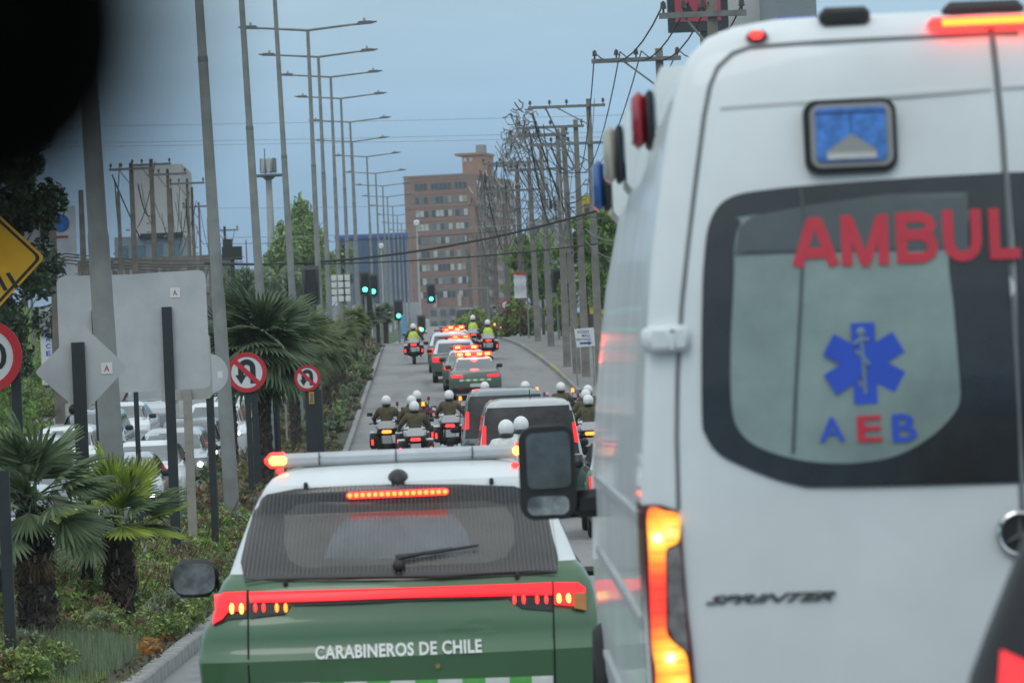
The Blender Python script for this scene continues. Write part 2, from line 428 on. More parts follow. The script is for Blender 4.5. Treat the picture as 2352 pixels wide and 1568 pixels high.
def wheel(parent, x, y, r=0.34, w=0.22, rim=True):
    s = 1 if x > 0 else -1
    mb = MB(); n = 20
    prof = [(-w / 2, r * .62), (-w / 2, r * .93), (-w / 2 + .03, r), (w / 2 - .03, r), (w / 2, r * .93), (w / 2, r * .62)]
    vs = []; 
    for px, pr in prof:
        for j in range(n):
            t = 2 * PI * j / n; vs.append((x + px, y + pr * math.cos(t), r + pr * math.sin(t)))
    k = len(prof); fs = [(i * n + j, i * n + (j + 1) % n, (i + 1) * n + (j + 1) % n, (i + 1) * n + j) for i in range(k - 1) for j in range(n)]
    fs += [((k - 1) * n + j, (k - 1) * n + (j + 1) % n, (j + 1) % n, j) for j in range(n)]
    mb.add(vs, fs); t = mb.build('wheel', M_blackm, parent)
    if rim:
        m2 = MB(); m2.cyl((x + s * .02, y, r), (x + s * (w / 2 - .02), y, r), r * .6, r * .62, n=16)
        for a in range(5):
            t2 = a * 2 * PI / 5; m2.box((x + s * (w / 2 - .015), y + .3 * r * math.cos(t2), r + .3 * r * math.sin(t2)), (.02, .07, r * .5), rot=Matrix.Rotation(t2 + PI / 2, 3, 'X'))
        m2.build('rim', M_rim, t)
    return t

# ------------------------------------------------------------------ terrain profile (height of the road along the street)
PROF = [(-200, -1.1), (-40, -1.1), (0, -1.35), (11, -1.67), (21, -2.05), (40, -2.42), (60, -2.52), (76, -2.40), (90, -2.17), (102, -1.93), (114, -1.60),
        (145, -0.30), (180, 1.16), (202, 2.08), (214, 2.45), (228, 2.72), (260, 3.15), (340, 4.5), (500, 7.5), (800, 14.0), (1500, 26), (3500, 50)]
def G(d):
    P = PROF
    if d <= P[0][0]: return P[0][1] + CAMZ
    if d >= P[-1][0]: return P[-1][1] + CAMZ
    for i in range(len(P) - 1):
        if P[i][0] <= d <= P[i + 1][0]: break
    def sl(k):
        if k <= 0 or k >= len(P) - 1: return 0.0
        a = (P[k][1] - P[k - 1][1]) / (P[k][0] - P[k - 1][0]); b = (P[k + 1][1] - P[k][1]) / (P[k + 1][0] - P[k][0])
        return (a + b) / 2
    (x0, y0), (x1, y1) = P[i], P[i + 1]; h = x1 - x0; t = (d - x0) / h
    return ((2 * t**3 - 3 * t**2 + 1) * y0 + (t**3 - 2 * t**2 + t) * h * sl(i) + (-2 * t**3 + 3 * t**2) * y1 + (t**3 - t**2) * h * sl(i + 1)) + CAMZ
def slope(d): return math.atan((G(d + 2) - G(d - 2)) / 4)
def Wp(X, Y, d):
    r = ray(X, Y); return CAM + r * (d / r.y)
def lx(X, Y, d): return Wp(X, Y, d).x
def S(d): return FPX / d
ORD = ['nearest', 'second', 'third', 'fourth', 'fifth', 'sixth', 'seventh', 'eighth', 'ninth', 'tenth', 'eleventh', 'twelfth', 'thirteenth',
       'fourteenth', 'fifteenth', 'sixteenth', 'seventeenth', 'eighteenth', 'nineteenth', 'twentieth', 'twenty-first', 'twenty-second', 'twenty-third', 'twenty-fourth', 'twenty-fifth', 'twenty-sixth', 'twenty-seventh', 'twenty-eighth', 'twenty-ninth', 'thirtieth',
       'thirty-first','thirty-second','thirty-third','thirty-fourth','thirty-fifth','thirty-sixth','thirty-seventh','thirty-eighth','thirty-ninth','fortieth']
# ================================================================== GROUND
def ydense(a, b):
    out = []; y = a
    while y < b: out.append(y); y += 2.5 if y < 320 else (12 if y < 900 else 120)
    out.append(b); return out
def strip(name, xl, xr, dz, m, y0, y1, cols=2, kind='structure', skirt=0.0, xf=None, parent=None, jitter=0.0):
    """sheet following the street; xl, xr: left and right edge as functions of y"""
    f = lambda v: v if callable(v) else (lambda y: v)
    xl, xr = f(xl), f(xr); ys = ydense(y0, y1); mb = MB(); vs = []
    for y in ys:
        a, b = xl(y), xr(y); g = G(y) + dz
        row = [(a, y, g - skirt)] if skirt else []
        for k in range(cols + 1):
            x = a + (b - a) * k / cols; row.append((x, y, g + (xf(x, y) if xf else 0) + (rnd.uniform(-jitter, jitter) if 0 < k < cols else 0)))
        if skirt: row.append((b, y, g - skirt))
        vs += row
    K = len(vs) // len(ys)
    fs = [(i * K + j, i * K + j + 1, (i + 1) * K + j + 1, (i + 1) * K + j) for i in range(len(ys) - 1) for j in range(K - 1)]
    mb.add(vs, fs); return mb.build(name, m, parent, smooth=True, angle=30, kind=kind)
def asphalt():
    m = mat('asphalt', (0.115, 0.118, 0.122), 0.88, var=0.0, spec=0.3)
    t = m.node_tree; b = t.nodes['Principled BSDF']
    tc = t.nodes.new('ShaderNodeTexCoord'); mp = t.nodes.new('ShaderNodeMapping'); mp.inputs['Scale'].default_value = (0.9, 0.06, 1)
    n1 = t.nodes.new('ShaderNodeTexNoise'); n1.inputs['Scale'].default_value = 1.0; n1.inputs['Detail'].default_value = 5
    n2 = t.nodes.new('ShaderNodeTexNoise'); n2.inputs['Scale'].default_value = 2.0; n2.inputs['Detail'].default_value = 9; n2.inputs['Roughness'].default_value = .75
    t.links.new(tc.outputs['Object'], mp.inputs[0]); t.links.new(mp.outputs[0], n1.inputs[0]); t.links.new(tc.outputs['Object'], n2.inputs[0])
    a = t.nodes.new('ShaderNodeMath'); a.operation = 'ADD'; t.links.new(n1.outputs[0], a.inputs[0]); t.links.new(n2.outputs[0], a.inputs[1])
    r = t.nodes.new('ShaderNodeValToRGB'); r.color_ramp.elements[0].position = .75; r.color_ramp.elements[0].color = (.170, .171, .170, 1)
    r.color_ramp.elements[1].position = 1.25 if False else 1.0; r.color_ramp.elements[1].color = (.270, .268, .262, 1)
    t.links.new(a.outputs[0], r.inputs[0]); t.links.new(r.outputs[0], b.inputs['Base Color'])
    return m
M_asph = asphalt()
M_earth = mat('earth', (0.075, 0.058, 0.04), 0.95, var=0.3, scale=2.0, bump=0.5, col2=(0.05, 0.065, 0.03))
M_kerb = mat('kerb_concrete', (0.25, 0.25, 0.24), 0.9, var=0.25, scale=3, bump=0.2)
M_walk = mat('sidewalk_concrete', (0.21, 0.205, 0.19), 0.92, var=0.2, scale=1.2, bump=0.2)
M_grass = mat('meadow_green', (0.055, 0.10, 0.028), 0.95, var=0.35, scale=0.8, bump=0.6)
M_yelp = mat('worn_yellow_paint', (0.40, 0.36, 0.10), 0.85, var=0.0, scale=5, col2=(0.27, 0.26, 0.20))

LK = -2.42                         # left kerb
def RK(y):                         # right kerb
    P = [(0, 5.0), (150, 4.95), (165, 4.85), (182, 4.6), (198, 4.2), (208, 3.9), (216, 3.7), (240, 3.7), (3000, 3.7)]
    for (a, b), (c, d) in zip(P, P[1:]):
        if y <= c: return b + (d - b) * (max(y, a) - a) / (c - a)
    return P[-1][1]
def hx(x, y):
    t = min(1, max(0, (-x - 13.5) / 9)); return 2.6 * t * t * (3 - 2 * t) * min(1, max(0, (y - 40) / 40)) * (1 - min(1, max(0, (y - 330) / 100))) - 0.05
xs = [-2500, -500, -100, -45, -30, -24, -22, -20, -18, -16.5, -15, -13.5, -11, -5, 0, 6, 9, 15, 40, 120, 500, 2500]
ys = ydense(-150, 3400); mb = MB()
mb.add([(x, y, G(y) + hx(x, y)) for y in ys for x in xs], [(i * len(xs) + j, i * len(xs) + j + 1, (i + 1) * len(xs) + j + 1, (i + 1) * len(xs) + j) for i in range(len(ys) - 1) for j in range(len(xs) - 1)])
mb.build('ground', M_grass, kind='structure')
strip('road', LK, RK, 0.0, M_asph, -60, 1500, cols=6)
strip('road', -11.0, -4.7, 0.0, M_asph, -60, 1500, cols=6)
strip('median_earth', -4.55, LK - 0.15, 0.12, M_earth, -40, 206, cols=4, jitter=0.02)
strip('sidewalk', lambda y: RK(y) + 0.15, 9.0, 0.13, M_walk, -40, 1500, cols=4)
strip('sidewalk', -13.4, -11.15, 0.13, M_walk, -40, 1500, cols=2)
strip('cross_street', -60, 60, 0.012, M_asph, 219, 231, cols=20, xf=lambda x, y: 0.0)
# kerbs: stones one by one while they show, one long piece beyond
def kerb(xf, lab, side, y0, ysplit, y1, step, yellow=None):
    k = bpy.data.objects.new('kerb', None); COL.objects.link(k); k['kind'] = 'structure'
    me = {}
    for mname, mm in (('a', M_kerb), ('y', M_yelp)):
        me[mname] = MB().box((0, 0, 0.0), (0.15, step - 0.02, 0.30), bev=0.02).mesh('kerb_stone', mm)
    y = y0
    while y < ysplit:
        ye = yellow and yellow(y)
        a = math.atan((xf(y + step) - xf(y)) / step)
        link('kerb_stone', me['y' if ye else 'a'], k, (xf(y + step / 2) + side * 0.075 + rnd.uniform(-.006, .006), y + step / 2, G(y + step / 2) - 0.005 + rnd.uniform(-.004, .004)), (slope(y), 0, -a))
        y += step
    if y1 > y:
        strip('kerb_run', lambda q: xf(q) + (side * 0.15 if side < 0 else 0), lambda q: xf(q) + (side * 0.15 if side > 0 else 0), 0.142, M_kerb, y, y1, cols=1, skirt=0.3, kind=None, parent=k)
kerb(lambda y: LK, 'left', -1, 28, 170, 206, 1.0)
kerb(lambda y: -4.7, 'median', 1, 40, 40.1, 206, 1.0)
kerb(RK, 'right', 1, 146, 216, 420, 2.0, yellow=lambda y: ((156 < y < 171) or (176 < y < 186) or (192 < y < 200)) and rnd.random() < .62)
kerb(lambda y: -11.0, 'far', -1, 40, 40.1, 300, 1.0)
# lane line and worn marks
mk = MB()
for i in range(24):
    y = 60 + i * 6.0
    mk.add([(1.15, y, G(y) + .006), (1.25, y, G(y) + .006), (1.25, y + 2.0, G(y + 2) + .006), (1.15, y + 2.0, G(y + 2) + .006)], [(0, 1, 2, 3)])
mk.build('lane_marking', mat('worn_white_paint', (0.17, 0.17, 0.168), 0.9, var=0.1), kind='structure')
# cast iron drain cover and tar joints
j = MB()
for y in (120, 132, 146, 158, 171, 186, 200):
    j.add([(LK, y, G(y) + .004), (RK(y), y + .15, G(y) + .004), (RK(y), y + .22, G(y) + .005), (LK, y + .07, G(y) + .005)], [(0, 1, 2, 3)])
j.build('tar_joint', mat('tar', (0.07, 0.07, 0.072), 0.7, var=0.2), kind='structure')
M_flag = [mat('flag_white', (0.7, 0.7, 0.7), .7, var=.05), mat('flag_red', (0.55, 0.03, 0.04), .7, var=.05), mat('flag_blue', (0.03, 0.08, 0.35), .7, var=.05)]

# ================================================================== POLICE SUV (nearest, rear)
def local_fn(M, c=0.0):
    Mi = M.inverted()
    def f(X, Y):
        o = Mi @ CAM; d = (Mi.to_3x3() @ ray(X, Y)); t = (c - o.y) / d.y; p = o + d * t; return (p.x, p.z)
    return f
d = 20.9
suv = thing('police_suv', 'large white and green police SUV with full-width lit tail bar and roof light bar', 'police car', (-0.195, d, G(d)), 0.0)
bpy.context.view_layer.update(); L2 = local_fn(Matrix.Translation(suv.location))
Z4 = lambda zx, zy: L2(373.3 + .4272 * zx, 976.2 + .4272 * zy)
sh = Shell([(.28, .97, .06, 4.5), (.5, 1.03, -.03, 4.6), (.74, 1.045, -.05, 4.62), (.80, 1.04, -.01, 4.6), (.9, 1.015, .0, 4.55), (.96, .97, .02, 4.5), (1.06, .95, .05, 4.3),
            (1.13, .915, .09, 3.5), (1.17, .88, .13, 3.45), (1.24, .855, .19, 3.35), (1.45, .775, .40, 2.9), (1.56, .715, .40, 2.55), (1.60, .69, .42, 2.45), (1.635, .66, .50, 2.35), (1.66, .61, .62, 2.2), (1.68, .52, .80, 2.0), (1.69, .35, 1.0, 1.8)],
           crown=.10, cr=.16, n=7)
mb = MB(); sh.body(mb, lambda z: 1 if z > 1.17 else 0, sub=2); mb.build('body', [M_green, M_white], suv, angle=32)
rear = sh.rear
# tailgate window: frit, paler pane and through-view painted on
gl = [Z4(*p) for p in ((430, 835), (405, 745), (432, 600), (478, 430), (540, 385), (700, 352), (1000, 334), (1240, 326), (1600, 326), (1900, 338), (2035, 385), (2075, 430), (2105, 600), (2135, 720), (2125, 795), (1900, 812), (1300, 835), (700, 842))]
mb = MB(); patch(mb, gl, rear, .008, 70, 20); win = mb.build('rear_window', M_glass_frit if 'M_glass_frit' in globals() else mat('window_frit', (.050, .047, .046), .16, var=.1, coat=.3), suv)
pl = [Z4(*p) for p in ((735, 770), (672, 735), (640, 640), (640, 500), (700, 440), (800, 425), (1270, 415), (1750, 418), (1850, 440), (1895, 520), (1900, 640), (1850, 715), (1750, 745), (1270, 768))]
mb = MB(); patch(mb, pl, rear, .010, 26, 10); mb.build('pane', mat('pane_painted_see_through', (.105, .100, .092), .12, var=.10, scale=4, coat=.4), win)  # opaque patch, see-through look put into its paler colour
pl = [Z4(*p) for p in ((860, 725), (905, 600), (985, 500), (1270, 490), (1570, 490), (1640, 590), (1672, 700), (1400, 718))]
mb = MB(); patch(mb, pl, rear, .012, 18, 8); mb.build('painted_through_view', mat('painted_windscreen_view', (.135, .155, .165), .12, var=.16, scale=6, coat=.4), win)  # daylight view through the windscreen, painted on as a bluish patch
# wire guard over the window
mb = MB(); nwr = 74
for i in range(nwr):
    zx = 470 + (2090 - 470) * i / (nwr - 1)
    top = 330 + 70 * ((zx - 1270) / 830) ** 4 + (1270 - zx) * .012; bot = 800 + (1270 - zx) * .022
    p = [Z4(zx + (zx - 1270) * .06 * k / 5, top + (bot - top) * k / 5) for k in range(6)]
    mb.tube([(x, rear(x, z) - .022, z) for x, z in p], .0011, n=4)
mb.build('window_guard', mat('guard_wire', (.26, .25, .24), .5, var=.05), suv, kind='stuff')
mb = MB()
fr = [Z4(*p) for p in ((432, 850), (560, 832), (900, 822), (1500, 812), (2000, 788), (2125, 796))]
mb.tube([(x, rear(x, z) - .024, z) for x, z in fr], .005, n=6); 
for zx, zy in ((755, 335), (1775, 310), (655, 850), (1910, 812)):
    x, z = Z4(zx, zy); mb.box((x, rear(x, z) - .012, z), (.022, .03, .034), bev=.006)
mb.build('guard_frame', M_black, suv)
# white roof spoiler, camera fin, high brake lamp, wiper
mb = MB(); sp = [Z4(*p) for p in ((485, 412), (600, 345), (800, 322), (1270, 300), (1750, 300), (1980, 335), (2060, 395), (1960, 330), (1750, 285), (1270, 270), (800, 285), (600, 300))]
x, z = Z4(1262, 292); mb = MB(); mb.sph((x, .50, z - .03), (.062, .10, .075), z0=-.2); mb.cyl((x - .03, .40, z - .01), (x - .03, .385, z - .01), .008); mb.cyl((x + .03, .40, z - .01), (x + .03, .385, z - .01), .008)
mb.build('roof_camera', M_black, suv)
x0, z0 = Z4(980, 385); x1, z1 = Z4(1540, 368)
mb = MB(); mb.box(((x0 + x1) / 2, rear(0, z0) - .02, (z0 + z1) / 2), (x1 - x0, .03, .034), bev=.012, rot=None); hb = mb.build('high_brake_lamp', M_redb, suv)
for i in range(16):
    mb = MB(); x = x0 + .018 + (x1 - x0 - .036) * i / 15; mb.sph((x, rear(0, z0) - .034, (z0 + z1) / 2), (.012, .006, .011), n=8, m=5); mb.build('led', M_orange, hb)
a = Z4(1270, 760); b = Z4(1240, 715); c2 = Z4(1700, 652)
mb = MB(); mb.sph((a[0], rear(*a) - .03, a[1]), (.032, .03, .032)); q = lambda p: (p[0], rear(*p) - .045, p[1])
mb.tube([q(a), q(Z4(1262, 720)), q(Z4(1420, 690)), q(Z4(1560, 668))], [.014, .014, .010, .007], n=6); mb.build('wiper_arm', M_black, suv)
mb = MB(); mb.tube([q(Z4(1250, 708)), q(Z4(1450, 690)), q(c2)], [.007, .010, .007], n=6); mb.build('wiper_blade', M_black, suv)
# tail lamp bar
bar = [Z4(*p) for p in ((458, 900), (1300, 875), (2098, 848), (2098, 915), (1800, 920), (1300, 928), (700, 952), (468, 958))]
mb = MB(); patch(mb, bar, rear, .022, 30, 4, thick=.05); mb.build('tail_light_bar', M_red, suv)
for i, poly in enumerate((((262, 925), (330, 905), (443, 898), (443, 1000), (345, 1010), (318, 1045), (262, 1078)), ((2108, 848), (2240, 850), (2280, 880), (2280, 990), (2215, 975), (2108, 965)))):
    mb = MB(); patch(mb, [Z4(*p) for p in poly], rear, .024, 10, 8, thick=.05); tl = mb.build('tail_light', M_red, suv)
    for zx in ((367, 420) if i == 0 else (2134, 2186)):
        mb = MB(); x, z = Z4(zx, 990 if i == 0 else 935); mb.sph((x, rear(x, z) - .026, z), (.011, .008, .027), n=10, m=6); mb.build('led', M_yel, tl)
for i, zz in enumerate(((495, 540, 612, 660), (1893, 1943, 2016, 2065))):
    for k, zx in enumerate(zz):
        x, z = Z4(zx, 983 if i == 0 else 938); mb = MB(); mb.sph((x, rear(x, z) - .016, z), (.009, .008, .024), n=8, m=5)
        mb.build('reverse_led', (M_orange if i == 0 and k > 1 else M_redb), suv)
for poly in (((465, 962), (690, 968), (655, 1018), (465, 1042)), ((1850, 925), (2100, 918), (2100, 1000), (1935, 985)), ((690, 958), (1300, 930), (1850, 922), (1850, 934), (1300, 942), (700, 972)), ((450, 1040), (340, 1050), (300, 1072), (268, 1082), (330, 1010), (450, 1003))):
    mb = MB(); patch(mb, [Z4(*p) for p in poly], rear, .010, 14, 5); mb.build('lamp_trim', M_black, suv)
mb = MB(); patch(mb, [Z4(*p) for p in ((2215, 905), (2282, 905), (2282, 998), (2215, 985))], rear, .030, 4, 4, thick=.05); mb.build('turn_signal_lens', M_amberd, suv)
# seats and head restraints dimly seen, dust film and badge dots
for zx, zy, q in ((1480, 1290, .012),):
    x, z = Z4(zx, zy); mb = MB(); mb.cyl((x, rear(x, z) + .004, z), (x, rear(x, z) - .004, z), q, n=12); mb.build('gold_badge', mat('gold_badge', (.35, .25, .08), .5, var=.1), suv)
# tailgate shut lines
for pts in (((452, 890), (455, 1000), (458, 1200), (466, 1400), (480, 1600)), ((2100, 845), (2104, 1000), (2108, 1200), (2112, 1400), (2110, 1600))):
    mb = MB(); ribbon(mb, [Z4(p[0] + (q[0] - p[0]) * k / 4, p[1] + (q[1] - p[1]) * k / 4) if False else Z4(p[0] + (q[0] - p[0]) * k / 4, p[1] + (q[1] - p[1]) * k / 4) for p, q in zip(pts, pts[1:]) for k in range(4)], .008, rear, .004); mb.build('shut_line', mat('panel_gap', (.01, .012, .01), .9, var=0), suv)
# lettering and checker band
x0, z0 = Z4(822, 1252); x1, z1 = Z4(1718, 1222); zc = Z4(1270, 1165)[1]
text_part('CARABINEROS DE CHILE', (x0, x1, (z0 + z1) / 2, (z0 + z1) / 2 + .066), rear, .004, M_reflect, 'lettering', suv, bold=.032, space=1.06)
e = [745, 845, 975, 1100, 1225, 1358, 1480, 1612, 1735, 1865, 1985, 2100]
e = [475, 600, 720] + e
for i in range(len(e) - 1):
    t = 1345 + (2100 - e[i]) * .028
    pq = [Z4(e[i], t), Z4(e[i + 1], t - 3), Z4(e[i + 1] + 3, t + 85), Z4(e[i] + 3, t + 88)]
    mb = MB(); patch(mb, pq, rear, .004, 3, 3, thick=.01); mb.build('checker_block', M_reflect if i % 2 == 1 else M_green2, suv)
# side windows, pillars, mirrors
for s in (-1, 1):
    mb = MB(); patch(mb, [(.62, 1.14), (3.1, 1.14), (2.55, 1.52), (1.0, 1.55), (.72, 1.40)], lambda y, z: sh.side(z) * s, .006, 16, 8, flip=(s > 0), swap=True)
    mb.build('side_window', M_glass, suv)
    mx = s * 1.0
    mb = MB(); mb.box((s * 1.20, 2.72, 1.055), (.275, .14, .215), bev=.07); mb.tube([(s * .93, 2.78, 1.0), (s * 1.08, 2.76, 1.0)], .03)
    mo = mb.build('door_mirror', M_black, suv)
    ov = [(s * 1.20 + .118 * math.copysign(abs(math.cos(t)) ** .6, math.cos(t)), 1.055 + .088 * math.copysign(abs(math.sin(t)) ** .6, math.sin(t))) for t in [2 * PI * k / 20 for k in range(20)]]
    mb = MB(); mb.prism(ov, 2.648, 2.655); mb.build('mirror_glass', mat('mirror_surface', (.34, .37, .40), .06, metal=1, var=.35, scale=14), mo)
for x, y in ((-.93, .85), (.93, .85), (-.93, 3.6), (.93, 3.6)): wheel(suv, x, y, .36, .24)
# roof light bar
gy = 1.05
LB = local_fn(Matrix.Translation(suv.location), gy)
xa, za = LB(608, 1053); xb, zb = LB(1214, 1037); zc = (za + zb) / 2; ln = xb - xa
mb = MB(); mb.box(((xa + xb) / 2, gy, zc - .004), (ln - .10, .26, .070), bev=.022)
lb = mb.build('light_bar', M_alu, suv)
for s, xx in ((-1, xa + .065), (1, xb - .045)):
    w_ = .125 if s < 0 else .085
    mb = MB(); mb.box((xx, gy, zc + (0 if s < 0 else .004)), (w_, .28, .078), bev=.03); lm = mb.build('warning_lamp', M_redb, lb)
    mb = MB(); mb.box((xx + .008 * -s, gy - .135, zc), (w_ * .72, .03, .048), bev=.014); mb.build('led_array', M_yel, lm)
for xx in (-.22, -.62, .18, .42):
    mb = MB(); mb.box((xx + .2, gy - .131, zc), (.006, .01, .066)); mb.build('bar_joint', M_black, lb)
for xx in (-.40, .40, 0.0):
    mb = MB(); mb.box((xx, gy, zc - .055), (.22, .2, .04), bev=.012); mb.build('bar_bracket', M_black, suv)
for xx, yy in ((632, 1082), (1188, 1068)):
    x, z = L2(xx, yy); mb = MB(); mb.box((x, .62, z - .01), (.04, .03, .032), bev=.012); mb.build('marker_lamp', M_redb, suv)
mb = MB(); mb.box((-.02, -.03, .42), (1.7, .10, .20), bev=.04); mb.build('rear_bumper', M_black, suv)

# ================================================================== AMBULANCE
d = 11.0; ayaw = -R(0.9)
amb = thing('ambulance', 'tall white ambulance van with red lettering and a blue star on its rear window', 'ambulance', (1.532, d, G(d)), ayaw)
A_ = local_fn(Matrix.Translation(amb.location) @ Matrix.Rotation(ayaw, 4, 'Z'))
# half widths read off the rear outline, height by height
sa = Shell([(.33, .95, .05, 6.9), (.55, .99, .0, 6.95), (1.0, 1.003, .0, 6.95), (1.34, 1.0, .0, 6.5), (1.65, .978, .005, 6.0), (1.88, .957, .015, 5.7), (2.04, .937, .03, 5.5), (2.20, .908, .05, 5.2), (2.38, .872, .075, 5.0),
            (2.48, .845, .095, 4.85), (2.545, .812, .115, 4.7), (2.59, .765, .14, 4.6), (2.62, .69, .18, 4.5), (2.64, .58, .24, 4.4), (2.65, .4, .35, 4.2)], crown=.05, cr=.07, cf=.8, cfront=.15, n=9)
mb = MB(); sa.body(mb, sub=2); mb.build('body', M_white, amb, angle=30)
ar = sa.rear
def arc(pts): return [A_(*p) for p in pts]
gap = mat('van_panel_gap', (.20, .215, .22), .8, var=.1)
mb = MB()
ribbon(mb, arc(((2352, 66), (1900, 86), (1730, 98), (1690, 112), (1655, 145), (1636, 190), (1622, 260), (1603, 400), (1583, 560), (1568, 700), (1558, 860), (1556, 1000), (1560, 1170))), .012, ar, .003)
mb.build('door_seam', gap, amb)
mb = MB(); ribbon(mb, arc(((2287, 28), (2288, 40), (2289, 52), (2290, 66), (2291, 80), (2293, 100), (2295, 130), (2298, 165), (2300, 200), (2308, 300), (2318, 500), (2332, 800), (2345, 1100), (2358, 1400), (2366, 1700), (2372, 1950))), .016, ar, .004)
mb.build('centre_door_seam', gap, amb)
mb = MB(); ribbon(mb, arc(((1660, 243), (1760, 236), (1900, 227), (2100, 213), (2285, 200))), .010, ar, .002); ribbon(mb, arc(((2310, 198), (2500, 185), (2900, 160))), .010, ar, .002); mb.build('pressed_crease', mat('soft_crease', (.50, .52, .52), .5, var=.05), amb)
seamx = A_(2318, 500)[0]
# rear windows (left one seen whole, right one begins at the seam)
wl = arc(((1622, 1000), (1614, 960), (1613, 800), (1616, 650), (1621, 580), (1627, 530), (1637, 498), (1652, 472), (1672, 455), (1700, 443), (1740, 436), (1850, 424), (2100, 406), (2250, 398), (2300, 395), (2310, 394.3), (2311, 394.4), (2312, 420), (2314, 480), (2318, 600), (2332, 850), (2339, 1000), (2341, 1080), (2342, 1106), (2341, 1107), (2325, 1107.6), (2250, 1110), (2100, 1113), (1880, 1119), (1830, 1113), (1780, 1100), (1700, 1068), (1650, 1040)))
wl = smooth_poly(wl, 4); mb = MB(); patch(mb, wl, ar, .006, 40, 60); rwin = mb.build('rear_door_window', mat('black_glass_border', (.018, .021, .023), .20, var=.25, coat=.4), amb)
wr = [(-x + .012, z) for x, z in wl]
mb = MB(); patch(mb, wr, ar, .006, 30, 16); rwin2 = mb.build('rear_door_window', MATS['black_glass_border'], amb)
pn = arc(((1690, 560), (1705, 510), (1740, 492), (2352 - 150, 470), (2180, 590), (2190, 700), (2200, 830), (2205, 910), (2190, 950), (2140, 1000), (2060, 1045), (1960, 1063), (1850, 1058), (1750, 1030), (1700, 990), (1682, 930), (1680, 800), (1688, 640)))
pn = smooth_poly(pn, 5); mb = MB(); patch(mb, pn, ar, .010, 30, 60); mb.build('pane', mat('greenish_painted_interior', (.245, .315, .290), .20, var=.20, scale=2.6, coat=.5), rwin)  # lit interior behind the glass, painted as a paler greenish colour
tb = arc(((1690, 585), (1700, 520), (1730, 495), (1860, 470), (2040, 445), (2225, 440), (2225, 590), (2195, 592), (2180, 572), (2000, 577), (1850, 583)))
mb = MB(); patch(mb, tb, ar, .0125, 20, 8); mb.build('shade_band', mat('grey_shade_band', (.072, .086, .092), .18, var=.12, coat=.5), rwin)  # darker top of the painted interior, also only colour
mb = MB(); ribbon(mb, arc(((1842, 430), (1850, 500), (1840, 700), (1828, 900), (1822, 1040))), .008, ar, .0145); mb.build('blind_edge', mat('blind_edge', (.07, .09, .088), .3, var=.05), rwin)
# lettering
STROKES = {'A': [[(.06, .04), (.44, .95)], [(.94, .04), (.56, .95)], [(.2, .30), (.8, .30)], [(.36, .90), (.64, .90)]], 'M': [[(.11, 0), (.11, 1)], [(.89, 0), (.89, 1)], [(.17, .93), (.47, .08)], [(.83, .93), (.53, .08)], [(.42, .07), (.58, .07)]],
           'B': [[(.12, 0), (.12, 1)], [(.1, .90), (.6, .90), (.80, .84), (.85, .74), (.80, .62), (.6, .55), (.1, .55)], [(.6, .55), (.84, .46), (.9, .32), (.84, .17), (.64, .10), (.1, .10)]],
           'U': [[(.12, 1), (.12, .38), (.18, .20), (.34, .10), (.5, .08), (.66, .10), (.82, .20), (.88, .38), (.88, 1)]], 'L': [[(.14, 1), (.14, 0)], [(.1, .10), (1, .10)]], 'N': [[(.12, 0), (.12, 1)], [(.88, 0), (.88, 1)], [(.16, .95), (.84, .05)]],
           'C': [[(.93, .72), (.80, .86), (.5, .92), (.22, .80), (.11, .5), (.22, .20), (.5, .08), (.80, .14), (.93, .28)]], 'I': [[(.5, 0), (.5, 1)]]}
for ch, X0_, X1_, Y0_, Y1_ in (('A', 1826, 1922, 615, 499), ('M', 1934, 2042, 609, 492), ('B', 2061, 2153, 603, 486), ('U', 2169, 2254, 598, 480), ('L', 2276, 2344, 594, 477), ('A', 2364, 2460, 590, 473), ('N', 2476, 2566, 586, 469), ('C', 2584, 2678, 582, 465), ('I', 2696, 2724, 578, 461), ('A', 2740, 2836, 575, 458)):
    mb = MB()
    for k, st_ in enumerate(STROKES[ch]):
        w_ = .0285 if ch != 'M' or k < 2 else .024
        ribbon(mb, [A_(X0_ + (X1_ - X0_) * (u if abs(u - .5) > .45 else u) - (3 if v_ == 0 else 0) * 0 + (v_ - .5) * -4, Y0_ + (Y1_ - Y0_) * v_ - (u - .5) * 3) for u, v_ in st_], w_, ar, .0155 + .0003 * k, thick=.002)
    mb.build('lettering', M_redl, rwin)
for ch, xa_, xb_, m_ in (('A', 1883, 1942, M_blue), ('E', 1970, 2026, M_redl), ('B', 2050, 2106, M_blue)):
    p = A_(xa_, 1016); q_ = A_(xb_, 1012); t_ = A_((xa_ + xb_) / 2, 957 - (xa_ - 1900) * .05)
    text_part(ch, (p[0], q_[0], (p[1] + q_[1]) / 2, t_[1]), ar, .0155, m_, 'lettering', rwin, bold=.02, thick=.002)
# six-armed star with staff and snake
cx, cz = A_(1985, 834); hw = .031; L_ = .107; star = []
for k in range(6):
    a = PI / 2 - k * PI / 3; dx, dz = math.cos(a), math.sin(a); px, pz = -dz, dx
    for u, w_ in ((hw / math.tan(PI / 6) if False else .052, 1), (L_, 1), (L_, -1)):
        pass
    star += [(cx + dx * L_ + px * hw, cz + dz * L_ + pz * hw), (cx + dx * L_ - px * hw, cz + dz * L_ - pz * hw)]
    a2 = a - PI / 6; rr = hw / math.sin(PI / 6); star.append((cx + math.cos(a2) * rr, cz + math.sin(a2) * rr))
mb = MB(); mb.prism([(x, z) for x, z in star], ar(cx, cz) - .0160, ar(cx, cz) - .0135); so_ = mb.build('medical_star', M_blue, rwin, smooth=False)
mb = MB(); yy = ar(cx, cz) - .0155
pt = lambda X, Y: (A_(X, Y)[0], yy, A_(X, Y)[1])
mb.tube([pt(1977, 762), pt(1983, 830), pt(1988, 905)], .005, n=6); mb.sph(pt(1977, 762), (.012, .005, .012))
